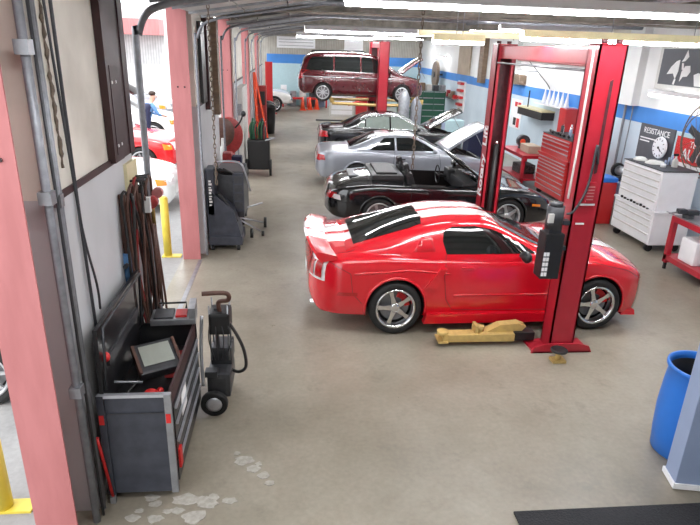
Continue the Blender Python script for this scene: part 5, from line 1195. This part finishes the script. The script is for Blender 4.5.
# dark grey service machine behind the second column
r = thing('service_machine', 'tall dark grey wheeled service machine beside the second pink column', 'machine', (-1.47, 9.66, 0))
MB().box((.02,.0,.10), (.60,.62,.26), bev=.02).build('plinth', 'chest_grey', r)
m = MB(); m.prism([(.03,.26),(.58,.26),(.46,.72),(.12,1.02),(.03,1.02)], .03, .5, 'y'); m.build('lower_body', 'chest_grey', r)
MB().box((.02,.03,.62), (.16,.42,1.42), bev=.02).build('side_pillar', 'chest_grey', r)
for k in range(9): MB().box((.065,.022,.80+k*.05), (.105+.012*(k % 2),.03,.80+k*.05+(.035 if k % 3 else .02))).build('worn_lettering', 'white_print', r)
MB().box((.14,.35,.5), (.62,1.2,1.32), bev=.05).build('main_body', 'dsteel', r)
MB().box((.44,.30,.62), (.62,.36,1.30), bev=.01).build('control_panel', 'chest_grey', r)
for k in range(4): MB().box((.46,.295,.68+k*.15), (.60,.30,.80+k*.15)).build('panel_key', 'dsteel', r)
for k in range(4): MB().tube([(.10+.07*k,.15,1.40),(.34+.05*k,.4,1.25)], .022, 6).build('hose', 'blackpl', r)
MB().tube(smooth_path([(.16,.3,1.38),(.18,.25,1.5),(.55,.25,1.5),(.66,.3,1.3),(.72,.5,.95)], 5), .016, 8).build('handle', 'chest_edge', r)
MB().tube(smooth_path([(.2,.1,1.0),(.36,.1,.8),(.5,.1,.5)], 5), .03, 8).build('ribbed_hose', 'blackpl', r)
for (a, b) in (((.55,.5,.45),(.9,1.4,.10)),((.55,.5,.4),(.86,.85,.10)),((.5,.9,.5),(.88,1.4,.5))): MB().tube([a,b], .015, 6).build('leg', 'chest_edge', r)
for x, y, rr in ((.08,.06,.05),(.52,.06,.05),(.90,.85,.05),(.92,1.42,.10),(.70,.75,.09),(.2,1.1,.05)):
    o = MB().cyl((x-.02,y,rr), (x+.03,y,rr), rr, n=18).build('wheel', 'blackpl', r)
for x, y in ((.08,.06),(.52,.06)): MB().box((x-.03,y-.02,.05), (x+.03,y+.04,.11)).build('caster_fork', 'offwhite', r)
for k, (y, c_, lab) in enumerate(((10.9,'hosered','dark red bag'),(10.5,'navy','navy blue bag'))): 
    pass
r = thing('shop_cart', 'low black cart carrying a red and pink box behind the service machine', 'cart', (-1.42, 11.15, 0)); MB().box((0,0,.2), (.5,.8,1.02), bev=.02).build('body', 'blackpl', r)
for x, y in ((.06,.08),(.44,.08),(.06,.72),(.44,.72)): MB().cyl((x-.02,y,.1), (x+.02,y,.1), .1, n=14).build('wheel', 'blackpl', r)
r = thing('parts_bag', 'shiny pink red bag on the cart behind the service machine', 'bag', (-1.2, 11.4, 1.022)); MB().box((-.17,-.14,0), (.17,.14,.2), bev=.05).build('bag_body', 'red_print', r)
r = thing('parts_bag', 'maroon and navy bag slumped on the cart behind the pink bag', 'bag', (-1.2, 11.72, 1.022)); MB().box((-.19,-.14,0), (.0,.16,.34), bev=.07).build('bag_body', 'hosered', r); MB().box((-.02,-.12,0), (.19,.14,.27), bev=.06).build('bag_side', 'navy', r)
# red hose reel with brown drum on a post
r = thing('hose_reel', 'dark red hose reel with brown drum mounted above the carts', 'hose reel', (-1.52, 13.3, 0)); r.scale = (.8,.8,.95)
MB().cyl((0,0,.05), (0,0,1.35), .05).box((-.3,-.25,0), (.3,.25,.05)).build('stand', 'steel', r)
m = MB(); m.lathe([(.14,-.16),(.32,-.15),(.33,.13),(.14,.14)], T(-.06,-.12,1.62,rx=PI/2,rz=.5), 24); m.build('drum', 'hosebr', r)
m = MB(); m.lathe([(.1,-.02),(.42,-.03),(.44,0),(.42,.03),(.1,.02)], T(.1,.12,1.5,rx=PI/2,rz=.5), 28); m.build('reel_plate', 'hosered', r)
MB().tube(smooth_path([(.3,.1,1.7),(.45,.0,1.85),(.52,0,2.0)], 5), .025, 6).ball((.54,0,2.03), .07).build('arm', 'blackpl', r)
MB().cyl((-.05,-.2,1.0), (-.05,-.2,1.5), .08).build('canister', 'offwhite', r)
# gas cylinder cart with green hoses
r = thing('welding_cart', 'black welding cart with green and red hoses behind the hose reel', 'cart', (-.93, 16.2, 0))
MB().box((-.3,-.25,.14), (.3,.25,.95), bev=.05).build('body', 'blackpl', r)
for s in (-1,1): MB().cyl((s*.32-.03,-.28,.22), (s*.32+.03,-.28,.22), .22, n=22).build('wheel', 'tyre', r)
for x, m_ in ((-.14,'green'),(.1,'blackpl')): MB().lathe([(.1,.3),(.11,.4),(.11,1.25),(.05,1.4),(.03,1.5)], T(x,.05,0), 16).build('gas_bottle', m_, r)
for k in range(6): MB().tube(smooth_path([(-.2+.07*k,-.1,.95),(-.24+.08*k,-.16,1.25),(-.16+.07*k,-.05,1.42),(-.1+.05*k,0,1.3)], 5), .014, 6).build('hose', ('hosegn','hosegn','hosered')[k % 3], r)
MB().tube([(.3,-.2,1.0),(.45,-.5,1.05),(.2,-.6,1.0)], .018, 6).build('handle', 'chest_edge', r)
# orange ladder, wheelie bins
r = thing('step_ladder', 'orange red fibreglass ladder leaning by the far left wall', 'ladder', (-1.3, 22.3, 0))
for s in (0,.42): MB().tube([(0+.0,s,0),(-.12,s,2.4)], .04, 4, smooth=False).build('rail', 'orange', r)
for k in range(7): MB().box((-.04-.017*k,0,.25+k*.3), (.02-.017*k,.42,.28+k*.3)).build('rung', 'chest_edge', r)
for s in (0,.42): MB().tube([(.35,s,0),(-.08,s,2.35)], .025, 4, smooth=False).build('rear_rail', 'orange', r)
for k, (x, y, lab) in enumerate(((-1.0,24.0,'black barrel bin just beyond the orange ladder'),(-1.1,25.2,'second black barrel bin before the white pickup'))):
    r = thing('waste_bin', lab, 'bin', (x, y, 0)); MB().lathe([(.26,0),(.30,.5),(.32,1.0),(.34,1.02),(.34,1.06)], n=24).build('bin_body', 'blackpl', r); MB().lathe([(.34,1.06),(.2,1.16),(.02,1.18)], n=24).build('lid', 'dark', r)
r = thing('red_cabinet', 'slim dark red machine standing behind the orange ladder', 'machine', (-1.35, 23.2, 0)); MB().box((0,-.2,0), (.35,.2,1.9), bev=.02).build('body', 'hosered', r); MB().box((.05,-.215,1.2), (.3,-.2,1.7)).build('panel', 'dark', r)

# ------------------------------------------------------------------ person outside
def person():
    r = thing('person', 'person in navy top and light blue shirt leaning by the parked cars outside', 'person', (-4.55, 18.9, -.02), .6); r.scale = (1.06,)*3
    me = bpy.data.meshes.new('body'); V = []; E_ = []; Rr = []
    def v(x, y, z, rad, par=None):
        V.append((x, y, z)); Rr.append(rad)
        if par is not None: E_.append((par, len(V)-1))
        return len(V)-1
    p = v(0,0,.95,.15); s1 = v(.04,0,1.12,.14,p); s2 = v(.12,0,1.32,.16,s1); ch = v(.17,0,1.44,.13,s2); nk = v(.22,0,1.53,.055,ch); hd = v(.27,0,1.62,.085,nk); ht = v(.29,0,1.73,.08,hd)
    for s in (-1,1):
        sh = v(.17,s*.17,1.43,.07,ch); el = v(.30,s*.26,1.18,.045,sh); wr = v(.52,s*.16,1.12,.032,el); v(.60,s*.13,1.10,.03,wr)
        hp = v(0,s*.10,.88,.10,p); kn = v(.04,s*.12,.5,.07,hp); an = v(-.02,s*.12,.10,.045,kn); v(.12,s*.13,.04,.04,an)
    me.from_pydata(V, E_, []); o = bpy.data.objects.new('body', me); C.objects.link(o)
    md = o.modifiers.new('s', 'SKIN'); o.modifiers.new('u', 'SUBSURF').levels = 2
    for i, rr in enumerate(Rr): me.skin_vertices[0].data[i].radius = (rr, rr)
    me.skin_vertices[0].data[0].use_root = True
    dg = bpy.context.evaluated_depsgraph_get(); m2 = bpy.data.meshes.new_from_object(o.evaluated_get(dg)); C.objects.unlink(o); bpy.data.objects.remove(o)
    for q in ('skin', 'navy', 'shirtblue'): m2.materials.append(M[q])
    for f in m2.polygons:
        c = f.center; f.use_smooth = True
        f.material_index = 0 if c.z > 1.5 or c.x > .40 else (2 if (c.x > .12 and 1.1 < c.z) or c.z > 1.49 else 1)
    b = bpy.data.objects.new('body', m2); C.objects.link(b); b.parent = r
    MB().ball((.26,0,1.76), .095, (1.1,1,.75)).build('hair', 'hair', r); MB().ball((.385,0,1.66), .018, (1,.8,1.3)).ball((.372,.035,1.69), .012).ball((.372,-.035,1.69), .012).build('face', 'skin', r)
    MB().box((-.06,.09,-.0), (.16,.17,.06), bev=.02).build('shoe', 'blackpl', r); MB().box((-.06,-.17,-.0), (.16,-.09,.06), bev=.02).build('shoe', 'blackpl', r)
    for s in (-1,1):
        for k in range(5): MB().tube([(.60,s*.13+(k-2)*.014,1.10),(.66+.005*(2-abs(k-2)),s*.13+(k-2)*.017,1.085),(.69,s*.13+(k-2)*.016,1.06)], .008, 5).build('finger', 'skin', r)
person()
# neighbouring building across the yard
r = thing('building', 'white corrugated building with faded red awning across the sunlit yard', 'building', (-31.8, 31, 0))
MB().box((0,0,-.02), (25.6,6,5.0)).build('wall', 'outsiding', r); MB().box((0,-1.2,3.6), (25.6,0,4.3)).build('awning', 'pink', r)
for k in range(4): MB().box((1.5+k*6,-.05,0), (5+k*6,0,3.0)).build('door', 'white', r)
r = thing('building', 'pale building beyond the yard to the left', 'building', (-40, -6, 0)); MB().box((0,0,-.02), (8,36,6)).build('wall', 'outsiding', r)
for k in range(5): MB().box((8,2+k*7,0), (8.05,6+k*7,3.2)).build('door', 'white', r)

# ------------------------------------------------------------------ camera and light
def camera():
    f, pitch, yaw, roll = 579.4, .3569, .1044, .0341
    cy, sy, cp, sp = math.cos(yaw), math.sin(yaw), math.cos(pitch), math.sin(pitch)
    fw = Vector((sy*cp, cy*cp, -sp)); r = Vector((cy, -sy, 0)); u = r.cross(fw)
    c, s = math.cos(roll), math.sin(roll); r2 = c*r + s*u; u2 = -s*r + c*u
    cam = bpy.data.cameras.new('camera'); cam.sensor_width = 36; cam.sensor_fit = 'HORIZONTAL'; cam.lens = 36*f/700; cam.clip_end = 500
    o = bpy.data.objects.new('camera', cam); C.objects.link(o)
    m = Matrix((r2, u2, -fw)).transposed().to_4x4(); m.translation = (0, 0, 3.4); o.matrix_world = m
    bpy.context.scene.camera = o
camera()
w = bpy.data.worlds.new('sky'); bpy.context.scene.world = w; w.use_nodes = True
bg = w.node_tree.nodes['Background']; bg.inputs[0].default_value = (.93, .96, 1, 1); bg.inputs[1].default_value = 2.3
sun = bpy.data.lights.new('sun', 'SUN'); sun.energy = 1.8; sun.angle = math.radians(3); sun.color = (1, .96, .9)
so = bpy.data.objects.new('sun', sun); C.objects.link(so); so.rotation_euler = (math.radians(42), 0, math.radians(14))
vs = bpy.context.scene.view_settings; vs.view_transform = 'Standard'; vs.look = 'None'; vs.gamma = 1; vs.exposure = 0.62
